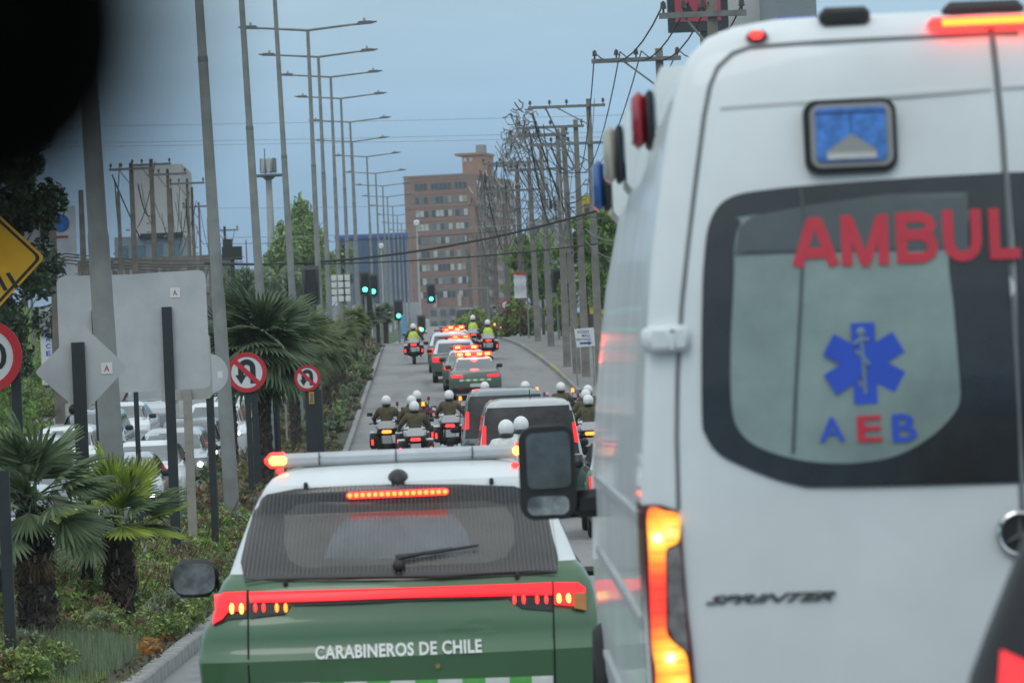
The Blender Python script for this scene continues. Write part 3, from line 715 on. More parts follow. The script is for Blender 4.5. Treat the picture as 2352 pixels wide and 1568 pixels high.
mb.tube([pt(1996, 780), pt(1978, 778), pt(1962, 790), (pt(1963, 806)), pt(1982, 818), pt(1996, 838), pt(1988, 856), pt(1974, 872), pt(1978, 888)], .005, n=6)
mb.build('staff_and_snake', mat('pale_decal', (.20, .28, .33), .4, var=.05), rwin)
# blue flasher
def rrect(cx, cz, w, h, r, n=5, skew=0.0):
    out = []
    for sx, sz, a0 in ((1, 1, 0), (-1, 1, 90), (-1, -1, 180), (1, -1, 270)):
        for k in range(n + 1):
            a = R(a0 + 90 * k / n); x = sx * (w / 2 - r) + r * math.cos(a); z = sz * (h / 2 - r) + r * math.sin(a); out.append((cx + x, cz + z + skew * x))
    return out
bx, bz = A_(1957, 310)
y_ = ar(bx, bz)
mb = MB(); mb.prism(rrect(bx, bz, .245, .195, .035), y_ + .02, y_ - .030); fl = mb.build('blue_flasher_housing', M_black, amb)
mb = MB(); mb.prism(rrect(bx + .002, bz + .002, .218, .168, .028), y_ - .030, y_ - .040); mb.build('bezel', mat('grey_bezel', (.36, .35, .34), .4, var=.05), fl)
mb = MB(); mb.prism(rrect(bx, bz + .004, .186, .142, .012), y_ - .040, y_ - .047); lens = mb.build('blue_lens', mat('blue_lens', (.07, .23, .66), .15, var=.35, scale=30, coat=.8), fl)
mb = MB(); mb.prism([(bx - .066, bz - .060), (bx + .066, bz - .060), (bx + .066, bz - .040), (bx + .02, bz - .008), (bx, bz + .004), (bx - .02, bz - .008), (bx - .066, bz - .040)], y_ - .047, y_ - .051); mb.build('reflector', mat('lens_reflector', (.36, .36, .34), .3, var=.1), fl)
mb = MB(); mb.prism(rrect(bx, bz - .0535, .132, .016, .004, 2), y_ - .051, y_ - .053); mb.build('reflector_edge', mat('lens_reflector_edge', (.62, .62, .60), .3, var=.1), fl)
mb = MB(); mb.box((bx, y_ - .0475, bz + .062), (.186, .003, .006)); mb.box((bx, y_ - .0475, bz + .03), (.003, .003, .07)); mb.build('lens_rib', mat('dark_blue_rib', (.03, .08, .26), .3, var=.1), fl)
# roof edge lamps
x, z = A_(1747, 72); y_ = ar(x, min(z, 2.6))
mb = MB(); mb.box((x, y_ + .0, z), (.058, .07, .030), bev=.012); ml_ = mb.build('roof_marker_lamp', M_redd, amb); mb = MB(); mb.box((x - .003, y_ - .033, z + .002), (.034, .02, .020), bev=.007); mb.build('lit_lens', M_redb, ml_)
x, z = A_(1953, 24); mb = MB(); mb.box((x, .22, z), (.135, .12, .050), bev=.014); mb.box((x, .25, z - .03), (.10, .10, .03)); mb.build('roof_camera_housing', M_black, amb)
x0, z0 = A_(2150, 43); mb = MB(); hb_x = seamx - .02; mb.box((hb_x, .13, z0 - .004), (2 * (hb_x - x0) + .02, .07, .032), bev=.012); sb = mb.build('high_brake_lamp', M_redb, amb)
for i in range(22):
    pass
mb = MB()
for i in range(24): mb.box((x0 + .03 + i * (2 * (hb_x - x0) - .06) / 23, .090, z0 - .004), (.010, .01, .020), bev=.003)
mb.build('led', M_orange, sb)
mb = MB(); mb.box((hb_x, .26, z0 + .035), (.22, .16, .05), bev=.02); mb.build('reversing_camera', M_black, amb)
# hinge
x, z = A_(1536, 778); y_ = ar(x, z)
mb = MB(); mb.box((x, y_ - .018, z), (.115, .05, .072), bev=.014); mb.box((x + .008, y_ - .045, z - .005), (.02, .012, .05), bev=.004); mb.box((x - .055, y_ + .02, z + .002), (.03, .06, .06), bev=.01)
hg = mb.build('door_hinge', M_white, amb)
for dz in (.018, -.02):
    mb = MB(); mb.cyl((x - .02 + .03, y_ - .044, z + dz), (x + .010, y_ - .05, z + dz), .007, n=8); mb.build('hinge_screw', M_black, hg)
x2, z2 = A_(1545, 1750); mb = MB(); mb.box((x2, y_ - .018, z2), (.115, .05, .072), bev=.014); mb.build('door_hinge', M_white, amb)
# tail lamp
tp = arc(((1466, 1152), (1520, 1160), (1557, 1172), (1566, 1215), (1572, 1300), (1580, 1400), (1592, 1500), (1600, 1600), (1600, 1760), (1500, 1770), (1492, 1600), (1482, 1450), (1472, 1300)))
mb = MB(); patch(mb, tp, ar, .012, 10, 20, thick=.04); tl = mb.build('tail_light', mat('dark_red_lens', (.10, .010, .022), .2, var=.2, coat=.7), amb)
yp = arc(((1490, 1172), (1530, 1174), (1560, 1184), (1562, 1235), (1552, 1250), (1532, 1262), (1530, 1300), (1530, 1400), (1533, 1455), (1552, 1480), (1578, 1508), (1588, 1600), (1588, 1640), (1515, 1640), (1508, 1540), (1500, 1490), (1496, 1400), (1492, 1280)))
yp = smooth_poly(yp, 4); bl = [(A_(X, Y)[0], ar(*A_(X, Y)) - .017, A_(X, Y)[1]) for X, Y in ((1512, 1236), (1540, 1222), (1542, 1512), (1560, 1580))]
mb = MB(); patch(mb, yp, ar, .017, 10, 60, thick=.02); lt = mb.build('lit_lens', bulb_mat('lit_tail_lens', bl, .125), tl)
for p_ in (bl[0], bl[2]):
    mb = MB(); mb.sph((p_[0], p_[1] - .004, p_[2]), (.013, .006, .013)); mb.build('bulb', emis('hot_bulb_yellow', (1.0, .80, .35), 3.0), tl)
for i in range(16):
    Y_ = 1185 + i * 28; q_ = scan(yp, A_(1520, Y_)[1])
    if q_: mb = MB(); mb.tube([(q_[0] + .003, ar(q_[0], A_(1520, Y_)[1]) - .0185, A_(1520, Y_)[1]), (q_[1] - .003, ar(q_[1], A_(1520, Y_)[1]) - .0185, A_(1520, Y_)[1])], .0012, n=4); mb.build('lens_rib', mat('lens_rib_red', (.35, .03, .02), .3, var=.1), tl)
gp = arc(((1534, 1264), (1562, 1250), (1568, 1300), (1575, 1400), (1582, 1500), (1552, 1474), (1536, 1440)))
mb = MB(); patch(mb, gp, ar, .016, 5, 12, thick=.02); mb.build('reverse_lens', mat('clear_grey_lens', (.20, .19, .19), .15, var=.4, scale=25, coat=.6), tl)
# emblem and model lettering
ex, ez = A_(2341, 1225); y_ = ar(ex, ez)
mb = MB(); mb.cyl((ex, y_ + .01, ez), (ex, y_ - .012, ez), .060, n=32); em = mb.build('emblem', M_black, amb)
mb = MB()
ring = [(ex + .055 * math.cos(t), y_ - .015, ez + .055 * math.sin(t)) for t in [2 * PI * k / 32 for k in range(33)]]
mb.tube(ring, .006, n=6)
for k in range(3):
    a = PI / 2 + k * 2 * PI / 3; mb.prism([(ex + .052 * math.cos(a), ez + .052 * math.sin(a)), (ex + .009 * math.cos(a + PI / 3), ez + .009 * math.sin(a + PI / 3)), (ex, ez), (ex + .009 * math.cos(a - PI / 3), ez + .009 * math.sin(a - PI / 3))], y_ - .012, y_ - .020)
mb.build('three_pointed_star', M_chrome, em)
p, q_ = A_(1622, 1391), A_(1922, 1379); zt = A_(1770, 1367)[1]
text_part('SPRINTER', (p[0], q_[0], (p[1] + q_[1]) / 2 + .002, (p[1] + q_[1]) / 2 + .026), ar, .006, mat('badge_grey', (.10, .10, .095), .35, metal=.5, var=.2, scale=40), 'model_badge', amb, bold=.03, shear=.55)
mb = MB(); mb.box((0, -.06, .36), (1.9, .2, .16), bev=.03); mb.build('rear_step', M_black, amb)
# side strip lamps, rails, pods with warning lenses
side_ = sa.side
mb = MB()
ribbon_pts = [(.12, 1.0), (3.4, 1.0)]
for z in (1.02, 1.30, .62):
    patch(mb, [(.2, z), (5.2, z), (5.2, z + .025), (.2, z + .025)], lambda y, zz: -side_(zz), .010, 12, 2, swap=True)
mb.build('side_moulding', mat('grey_side_moulding', (.40, .42, .42), .5, var=.08), amb)
for dd, X, Y, h, m_ in ((12.6, 1462, 278, .175, mat('red_warning_lens', (.34, .018, .03), .2, var=.15, coat=.7)), (14.3, 1397, 357, .20, mat('clear_beige_lens', (.42, .40, .34), .25, var=.1, coat=.6)), (16.0, 1371, 428, .20, mat('blue_warning_lens', (.03, .10, .30), .2, var=.15, coat=.7))):
    cy = dd - d; f_ = local_fn(Matrix.Translation(amb.location) @ Matrix.Rotation(ayaw, 4, 'Z'), cy)
    x, z = f_(X, Y)
    mb = MB(); mb.prism([(x + .055, z - h * .52), (x + .055, z + h * .5), (x + .075, z + h * .85), (x + .35, z + h * .85), (x + .35, z - h * 1.1), (x + .12, z - h * .95)], cy - .17, cy + .30); mb.build('lamp_fairing', M_white, amb, angle=25)
    mb = MB(); mb.box((x + .038, cy, z), (.022, .24, h * .96), bev=.008); gk = mb.build('lamp_gasket', M_black, amb)
    mb = MB(); mb.box((x + .006, cy, z), (.044, .20, h * .95), bev=.02); mb.build('warning_lens', m_, gk)
# door mirror far ahead at the cab
f_ = local_fn(Matrix.Translation(amb.location) @ Matrix.Rotation(ayaw, 4, 'Z'), 5.3)
x0, z0 = f_(1197, 1195); x1, z1 = f_(1318, 975); cx, cz = (x0 + x1) / 2, (z0 + z1) / 2
mb = MB(); mb.prism(rrect(cx, cz, x1 - x0, z1 - z0, .06, skew=.03), 5.3, 5.46); mr_ = mb.build('door_mirror', M_black, amb)
mb = MB(); mb.prism(rrect(cx + .006, cz + .048, (x1 - x0) * .78, (z1 - z0) * .60, .03, skew=.03), 5.290, 5.302); mb.build('mirror_glass', mat('van_mirror_surface', (.15, .17, .175), .12, metal=.7, var=.35, scale=5), mr_)
mb = MB(); mb.prism(rrect(cx - .002, cz - .128, (x1 - x0) * .74, (z1 - z0) * .20, .03), 5.290, 5.302); mb.build('wide_mirror_glass', mat('wide_mirror_surface', (.38, .42, .42), .1, metal=.6, var=.6, scale=9), mr_)
mb = MB(); mb.box((x1 + .07, 5.40, z0 + .055), (.18, .12, .11), bev=.03); mb.build('mirror_arm', M_black, mr_)
for x, y in ((-.9, 1.4), (.9, 1.4), (-.9, 5.7), (.9, 5.7)): wheel(amb, x, y, .36, .26)

# ================================================================== BLACK HATCHBACK (bottom right, only its corner shows)
d = 6.45
hb_ = thing('black_hatchback', 'black hatchback cut off by the frame corner, slanted rear pillar beside the ambulance', 'car', (1.635, d, G(d)), -R(10))
ph = Shell([(.25, .80, .05, 3.9), (.5, .86, .0, 4.0), (.85, .87, .0, 4.0), (.95, .855, .03, 3.4), (1.02, .835, .10, 3.1), (1.10, .80, .14, 3.0), (1.38, .68, .30, 2.5), (1.45, .62, .36, 2.3), (1.49, .52, .50, 2.1), (1.50, .35, .7, 1.9)], crown=.08, cr=.14, n=6)
mb = MB(); ph.body(mb, sub=2); mb.build('body', mat('dusty_black_paint', (.020, .021, .023), .42, var=.1, spec=.25), hb_, angle=32)
mb = MB(); patch(mb, [(-.71, .99), (.71, .99), (.60, 1.38), (-.60, 1.38)], ph.rear, .006, 16, 8); mb.build('rear_window', mat('hatch_glass', (.10, .10, .105), .3, var=.3, scale=5, coat=.5), hb_)
for s in (-1, 1):
    mb = MB(); patch(mb, [(.52, .64), (.81, .66), (.78, 1.06), (.60, .98)] if s > 0 else [(-.81, .66), (-.52, .64), (-.60, .98), (-.78, 1.06)], ph.rear, .010, 5, 6, thick=.04); mb.build('tail_light', M_red, hb_)
    mb = MB(); patch(mb, [(.45, 1.0), (2.6, 1.0), (2.2, 1.38), (.75, 1.38)], lambda y, z: ph.side(z) * s, .005, 10, 5, flip=(s > 0), swap=True); mb.build('side_window', M_glass, hb_)
for x, y in ((-.76, .7), (.76, .7), (-.76, 3.1), (.76, 3.1)): wheel(hb_, x, y, .30, .2)

# ================================================================== REAR-VIEW MIRROR of the camera's own car
dm = 0.36
c0 = Wp(318, 425, dm)
mt = thing('rear_view_mirror', 'black rear-view mirror hanging close to the camera, out of focus in the top corner', 'mirror', (0, 0, 0))
ow, oh = .24, .070
P0 = Wp(448, 520, dm)            # lower right corner of the housing
mt.location = P0; mt.rotation_euler = (0, R(-2.4), 0)
mb = MB(); mb.prism(rrect(-ow / 2, oh / 2, ow, oh, .021, n=10), 0, .03)
mh = mb.build('housing', mat('mirror_housing_black', (.001, .001, .001), .9, var=0, spec=0.02), mt)
mb = MB(); mb.prism(rrect(-ow / 2, oh / 2, ow - .012, oh - .012, .024, n=8), -.002, .002); mb.build('mirror_glass', mat('dimmed_mirror_glass', (.001, .001, .001), .6, var=0, spec=.02), mt)
mb = MB(); mb.tube([(-ow / 2, .03, oh / 2), (-ow / 2, .06, oh * .7), (-ow / 2, .09, oh + .05)], [.014, .010, .012], n=10); mb.box((-ow / 2, .10, oh + .07), (.045, .02, .06), bev=.008); mb.build('stalk', MATS['mirror_housing_black'], mt)
# ================================================================== OTHER VEHICLES
def mkcar(name, label, cat, loc, rz, kind, paint, paint2=None, lit=True, bar=False, heads=False, group=None, pitch=0.0, plate=True):
    """kind: sedan, suv, van, hatch. Rear looks towards -y at rz = 0"""
    t = thing(name, label, cat, loc, rz, group, pitch)
    if kind == 'sedan':
        L = [(.22, .84, .06, 4.5), (.42, .90, .0, 4.6), (.72, .905, -.02, 4.6), (.86, .89, .02, 4.5), (.95, .86, .06, 4.2), (1.00, .82, .16, 3.7), (1.03, .76, .42, 3.3), (1.30, .64, 1.05, 2.65), (1.40, .58, 1.32, 2.40), (1.44, .50, 1.5, 2.25), (1.455, .34, 1.7, 2.1)]
        wr, zr, ws, belt, top = [(-.66, 1.035), (.66, 1.035), (.56, 1.37), (-.56, 1.37)], 1.2, (.95, 3.3, 2.55, 1.4), 1.03, 1.455; ln = 4.6
    elif kind == 'suv':
        L = [(.28, .86, .06, 4.4), (.5, .92, .0, 4.5), (.85, .925, .0, 4.5), (1.0, .90, .03, 4.1), (1.08, .87, .08, 3.6), (1.12, .83, .12, 3.3), (1.45, .72, .34, 2.7), (1.56, .66, .42, 2.5), (1.61, .58, .55, 2.3), (1.63, .4, .75, 2.1)]
        wr, zr, ws, belt, top = [(-.68, 1.14), (.68, 1.14), (.60, 1.50), (-.60, 1.50)], 1.15, (.6, 3.3, 2.7, .75), 1.12, 1.63; ln = 4.5
    elif kind == 'van':
        L = [(.28, .90, .04, 4.8), (.5, .955, .0, 4.9), (1.0, .965, .0, 4.9), (1.15, .955, .02, 4.5), (1.25, .94, .05, 4.2), (1.85, .83, .22, 3.6), (2.0, .79, .28, 3.4), (2.10, .75, .33, 3.2), (2.16, .68, .42, 3.0), (2.19, .5, .6, 2.8)]
        wr, zr, ws, belt, top = [(-.895, 1.18), (.895, 1.18), (.785, 2.06), (-.785, 2.06)], 1.15, (.5, 3.8, 3.5, .6), 1.25, 2.19; ln = 4.9
    else:
        L = [(.25, .80, .05, 3.9), (.5, .86, .0, 4.0), (.85, .87, .0, 4.0), (.95, .855, .03, 3.5), (1.02, .82, .10, 3.1), (1.10, .79, .14, 3.0), (1.38, .67, .30, 2.45), (1.45, .60, .38, 2.25), (1.49, .50, .5, 2.1), (1.50, .33, .7, 1.9)]
        wr, zr, ws, belt, top = [(-.64, 1.06), (.64, 1.06), (.57, 1.38), (-.57, 1.38)], 1.2, (.5, 3.0, 2.45, .7), 1.02, 1.50; ln = 4.0
    s_h = Shell(L, crown=.07, cr=.14, n=6)
    mb = MB(); s_h.body(mb, (lambda z: 1 if (paint2 and z > zr) else 0)); mb.build('body', [paint, paint2 or paint], t, angle=30)
    mb = MB(); patch(mb, wr, s_h.rear, .006 if kind != 'van' else .012, 12 if kind != 'van' else 36, 8); mb.build('rear_window', M_glass_l if kind != 'van' else mat('van_rear_glass', (.034, .034, .034), .42, var=.3, spec=.3), t)
    fz0, fz1 = (belt + .02, top - .10) if kind != 'van' else (belt + .02, top - .18)
    w0, w1 = s_h.side(fz0) - .07, s_h.side(fz1) - .05
    mb = MB(); patch(mb, [(-w0, fz0), (w0, fz0), (w1, fz1), (-w1, fz1)], s_h.front, .006, 12, 6, flip=True); mb.build('windscreen', M_glass_l, t)
    for s in (-1, 1):
        mb = MB(); patch(mb, [(ws[0], belt + .03), (ws[1], belt + .03), (ws[2], top - .14), (ws[3] + (.35 if kind == 'sedan' else 0), top - .14)] if kind != 'sedan' else [(.75, belt + .02), (3.2, belt + .02), (2.5, top - .1), (1.4, top - .1)], lambda y, z: s_h.side(z) * s, .005, 12, 5, flip=(s > 0), swap=True); mb.build('side_window', M_glass, t)
        mb = MB(); mb.box((s * (s_h.side(belt) + .14), 3.0 if kind != 'van' else 3.6, belt + .03), (.22, .10, .14), bev=.04); mb.build('door_mirror', M_black, t)
        zl = .80 if kind != 'van' else 1.15
        if kind == 'van': pl_ = [(s * .80, 1.38), (s * .885, 1.36), (s * .855, 1.74), (s * .785, 1.74)]
        elif kind == 'sedan': pl_ = [(s * .42, .79), (s * .82, .79), (s * .84, .91), (s * .42, .87)]
        else: pl_ = [(s * .58, .80), (s * .86, .80), (s * .86, 1.02), (s * .62, .98)]
        mb = MB(); patch(mb, pl_, s_h.rear, .012, 6, 5, thick=.04); mb.build('tail_light', M_red if lit else M_redd, t)
        hz = .62 if kind in ('sedan', 'hatch') else .78
        mb = MB(); patch(mb, [(s * .46, hz), (s * .82, hz + .02), (s * .84, hz + .15), (s * .50, hz + .12)], s_h.front, .012, 6, 5, thick=.05, flip=True); hl = mb.build('headlight', M_headd, t)
        if heads:
            mb = MB(); mb.sph((s * .68, s_h.front(.68, hz + .08) + .0, hz + .08), (.075, .05, .06)); mb.build('lit_lens', M_head, hl)
    mb = MB(); patch(mb, [(-.40, .42), (.40, .42), (.44, .60), (-.44, .60)], s_h.front, .010, 8, 4, flip=True); mb.build('grille', M_black, t)
    mb = MB(); patch(mb, [(-.78, .26), (.78, .26), (.80, .44), (-.80, .44)], s_h.rear, .012, 10, 4); mb.build('rear_bumper', M_black, t)
    if plate:
        mb = MB(); mb.box((0, s_h.rear(0, .55) - .012, .52 if kind != 'van' else .75), (.36, .012, .12)); mb.build('number_plate', M_plate, t)
        mb = MB(); mb.box((0, s_h.front(0, .4) + .012, .42), (.36, .012, .12)); mb.build('number_plate', M_plate, t)
    for x, y in ((-.78, .85), (.78, .85), (-.78, ln - .9), (.78, ln - .9)): wheel(t, x, y, .32 if kind != 'suv' else .35, .21)
    if bar:
        yb = 1.9 if kind == 'sedan' else 1.4
        mb = MB(); mb.box((0, yb, top + .07), (1.22, .24, .07), bev=.02); b = mb.build('light_bar', M_redd, t)
        for xx, m_ in bar:
            mb = MB(); mb.box((xx, yb - .115, top + .085), (.30, .06, .145), bev=.04); lm = mb.build('warning_lamp', M_redb, b)  # lens enlarged, the lamp's red halo is put into its shape
            mb = MB(); mb.box((xx, yb - .142, top + .08), (.17, .012, .075), bev=.005); mb.build('led_array', m_, lm)
        for q in (-.3, .3): mb = MB(); mb.box((q, yb, top + .02), (.12, .16, .05)); mb.build('bar_bracket', M_black, t)
        ll = bpy.data.lights.new('bar_glow', 'POINT'); ll.color = (1.0, .05, .04); ll.energy = 22; ll.shadow_soft_size = .15; lo = bpy.data.objects.new('bar_glow', ll); COL.objects.link(lo); lo.parent = t; lo.location = (sum(q[0] for q in bar) / len(bar), yb - .32, top + .16)
        if kind == 'sedan':
            for i in range(9):
                mb = MB(); patch(mb, [(-.54 + i * .12, .665), (-.42 + i * .12, .665), (-.42 + i * .12, .735), (-.54 + i * .12, .735)], s_h.rear, .004, 1, 1, thick=.01); mb.build('checker_block', M_reflect if i % 2 == 0 else M_green2, t)
            for s in (-1, 1):
                mb = MB(); mb.box((s * .5, s_h.rear(.5, .40) - .02, .40), (.26, .02, .04)); mb.build('bumper_reflector', M_redd, t)
    return t
bars = [(-.48, M_yel), (-.20, M_yel), (.20, M_yel), (.48, M_yel)]
def gp(x, d): return (x, d, G(d))
for dd, x, lab, br, kd in ((144, 1.42, 'police sedan last in the row, checker band and four lit roof lamps', bars, 'sedan'),
                           (152, 1.22, 'second police sedan of the row, mostly hidden behind the rearmost one', [(-.3, M_yel), (.3, M_yel)], 'sedan'),
                           (160, .84, 'police car left of the rearmost sedan, its left flank and dark wheel showing', [(.05, M_orange), (.45, M_orange)], 'suv'),
                           (170.5, .70, 'police car with two bright roof lamps ahead of the left police car', [(-.1, M_orange), (.34, M_yel)], 'suv'),
                           (180, .92, 'police car leading the row at the crest of the road', [(-.1, M_yel), (.36, M_yel)], 'sedan')):
    mkcar('police_car', lab, 'police car', gp(x, dd), 0.0, kd, mat('convoy_green_paint', (.085, .115, .083), .3, coat=.7, var=.06), M_white2, bar=br, group='police cars driving in a row up the road', pitch=slope(dd + 2))
mkcar('police_car', 'police car squeezed between dark minivan and ambulance', 'police car', gp(3.30, 67.5), 0, 'suv', M_green, M_white2, bar=None, pitch=slope(70))
o = mkcar('minivan', 'dark minivan with silver-white roof and upright red tail lamps, just past the roof light bar', 'minivan', gp(1.70, 76.0), 0, 'van', M_dark, mat('pale_roof_paint', (.50, .52, .51), .3, coat=.7, var=.04), pitch=slope(78))
mb = MB(); mb.tube([(.05, .9, 2.18), (.04, .8, 2.36)], .008); mb.build('aerial', M_black, o)
mkcar('hearse', 'slate-grey hearse van ahead of the dark minivan, left side showing', 'hearse', gp(1.50, 88.5), 0, 'van', M_grey, mat('slate_blue_paint', (.20, .235, .25), .3, coat=.8, var=.05), pitch=slope(90))
# --- oncoming traffic across the median
k = 0
for lane, x0, ds, paints in ((1, -6.1, (57, 63.5, 71, 78.5, 86.5, 95, 103, 112, 121, 131, 142), (M_silver, M_white2, M_grey, M_silver, M_white2, M_silver, M_dark, M_white2, M_silver, M_grey, M_white2)),
                             (2, -9.2, (66, 74.5, 83, 92, 101, 110, 120, 131), (M_white2, M_silver, M_white2, M_silver, M_white2, M_grey, M_white2, M_silver))):
    for i, dd in enumerate(ds):
        kd = ('sedan', 'hatch', 'sedan', 'suv', 'hatch', 'sedan', 'sedan', 'hatch', 'hatch', 'suv', 'sedan')[(i + lane * 2) % 11]
        ln = {'suv': 4.5, 'hatch': 4.0, 'sedan': 4.6, 'van': 4.9}[kd]
        pn_ = {'white_car_paint': 'white', 'silver_car_paint': 'silver', 'grey_car_paint': 'dark grey', 'dark_car_paint': 'black'}[paints[i].name]
        hd = (lane, i) in ((1, 3), (1, 4), (1, 5), (1, 6), (1, 7), (1, 8), (2, 2), (2, 5))
        mkcar('oncoming_car', '%s oncoming %s, %s in the %s lane beyond the median%s' % (pn_, {'suv': 'SUV', 'hatch': 'hatchback', 'sedan': 'saloon', 'van': 'minivan'}[kd], ORD[i], 'inner' if lane == 1 else 'outer', ', headlights on' if hd else ''),
              'car', (x0 + rnd.uniform(-.15, .15), dd + ln, G(dd + ln / 2)), PI, kd, paints[i], lit=False, heads=hd, group='oncoming cars queueing across the median', pitch=-slope(dd + 2))

# ================================================================== PEOPLE
def skinned(name, V, E, Rr, mats, face_mat, root=0, sub=1):
    me = bpy.data.meshes.new(name); me.from_pydata(V, E, []); ob = bpy.data.objects.new(name, me); COL.objects.link(ob)
    m = ob.modifiers.new('s', 'SKIN'); m.use_smooth_shade = True
    for i, v in enumerate(me.skin_vertices[0].data):
        r = Rr[i]; v.radius = r if isinstance(r, tuple) else (r, r); v.use_root = (i == root)
    if sub: ob.modifiers.new('d', 'SUBSURF').levels = sub
    dg = bpy.context.evaluated_depsgraph_get(); out = bpy.data.meshes.new_from_object(ob.evaluated_get(dg)); out.name = name
    bpy.data.objects.remove(ob); bpy.data.meshes.remove(me)
    out.materials.clear()
    for mm in mats: out.materials.append(mm)
    for p in out.polygons: p.material_index = face_mat(p.center); p.use_smooth = True
    return out
def rider_mesh(name, mats, wide=1.0, lift=0.0, turn=0.0):
    z = lift
    V = [(0, .02, .90 + z), (0, .0, 1.06 + z), (0, .06, 1.24 + z), (0, .10, 1.38 + z), (0, .12, 1.47 + z), (0, .13, 1.53 + z),
         (-.19, .10, 1.38 + z), (-.35, .22, 1.17 + z * .8), (-.36, .50, 1.06 + z * .4), (.19, .10, 1.38 + z), (.35, .22, 1.17 + z * .8), (.36, .50, 1.06 + z * .4),
         (-.12, .06, .86 + z), (-.28, .46, .78 + z * .5), (-.25, .20, .36), (-.25, .36, .29), (.12, .06, .86 + z), (.28, .46, .78 + z * .5), (.25, .20, .36), (.25, .36, .29)]
    E = [(0, 1), (1, 2), (2, 3), (3, 4), (4, 5), (3, 6), (6, 7), (7, 8), (3, 9), (9, 10), (10, 11), (0, 12), (12, 13), (13, 14), (14, 15), (0, 16), (16, 17), (17, 18), (18, 19)]
    Rr = [(.17, .14), (.17, .13), (.185, .14), (.17, .12), .07, .06, .095, .065, .04, .095, .065, .04, .12, .075, .055, .05, .12, .075, .055, .05]
    Rr = [tuple(q * wide for q in r) if isinstance(r, tuple) else r for r in Rr]
    return skinned(name, V, E, Rr, mats, lambda c: 2 if (c.z < .42) else (1 if c.z < .93 + z and not (abs(c.x) > .3 and c.z > .95) else (3 if c.z > 1.50 + z else 0)))
def glove(mb, s, p):
    p = Vector(p); mb.box(p, (.09, .07, .045), bev=.015)
    for i, l in enumerate((.055, .065, .06, .045)):
        x = p.x - .034 + i * .023; mb.tube([(x, p.y + .02, p.z + .01), (x, p.y + .055, p.z + .0), (x, p.y + .05, p.z - l * .8)], .0105, n=5)
    mb.tube([(p.x - s * .045, p.y, p.z), (p.x - s * .06, p.y + .035, p.z - .015), (p.x - s * .045, p.y + .055, p.z - .03)], .011, n=5)
def helmet_mb(z):
    mb = MB(); mb.sph((0, .13, z), (.128, .155, .140), n=18, m=12, z0=-.82); return mb
def make_rider(tag_, body_mats, lift=0.0, vest=None):
    t = thing('person', 'x', 'motorcyclist')
    me = rider_mesh('body', body_mats, lift=lift)
    link('body', me, t)
    h = helmet_mb(1.625 + lift).build('helmet', M_helm, t)
    mb = MB(); mb.sph((0, .125, 1.515 + lift), (.122, .142, .055), n=14, m=6); mb.build('helmet_lining', M_black, h)
    mb = MB(); mb.sph((0, .175, 1.62 + lift), (.113, .125, .075), n=14, m=8); mb.build('visor', M_glass, h)
    for s in (-1, 1):
        mb = MB(); glove(mb, s, (s * .37, .53, 1.05 + lift * .4)); mb.build('glove', M_black, t)
    if vest:
        mb = MB(); n = 16; prof = [(.94, .165, .135, .0), (1.08, .185, .15, .01), (1.22, .205, .155, .05), (1.34, .20, .14, .085), (1.42, .15, .11, .10)]
        vs = []
        for z, a, b, y in prof:
            for j in range(n): t_ = 2 * PI * j / n; vs.append((a * math.cos(t_) * 1.08, y + b * math.sin(t_) * 1.1, z + lift))
        mb.add(vs, [(i * n + j, i * n + (j + 1) % n, (i + 1) * n + (j + 1) % n, (i + 1) * n + j) for i in range(len(prof) - 1) for j in range(n)])
        vv = mb.build('vest', M_vest, t)
        for s in (-1, 1):
            mb = MB(); mb.tube([(s * .10, -.125, .98), (s * .03, -.16, 1.14), (s * -.09, -.105, 1.36)], [.016] * 3, n=4); mb.build('reflective_strap', M_reflect, vv)
    return t
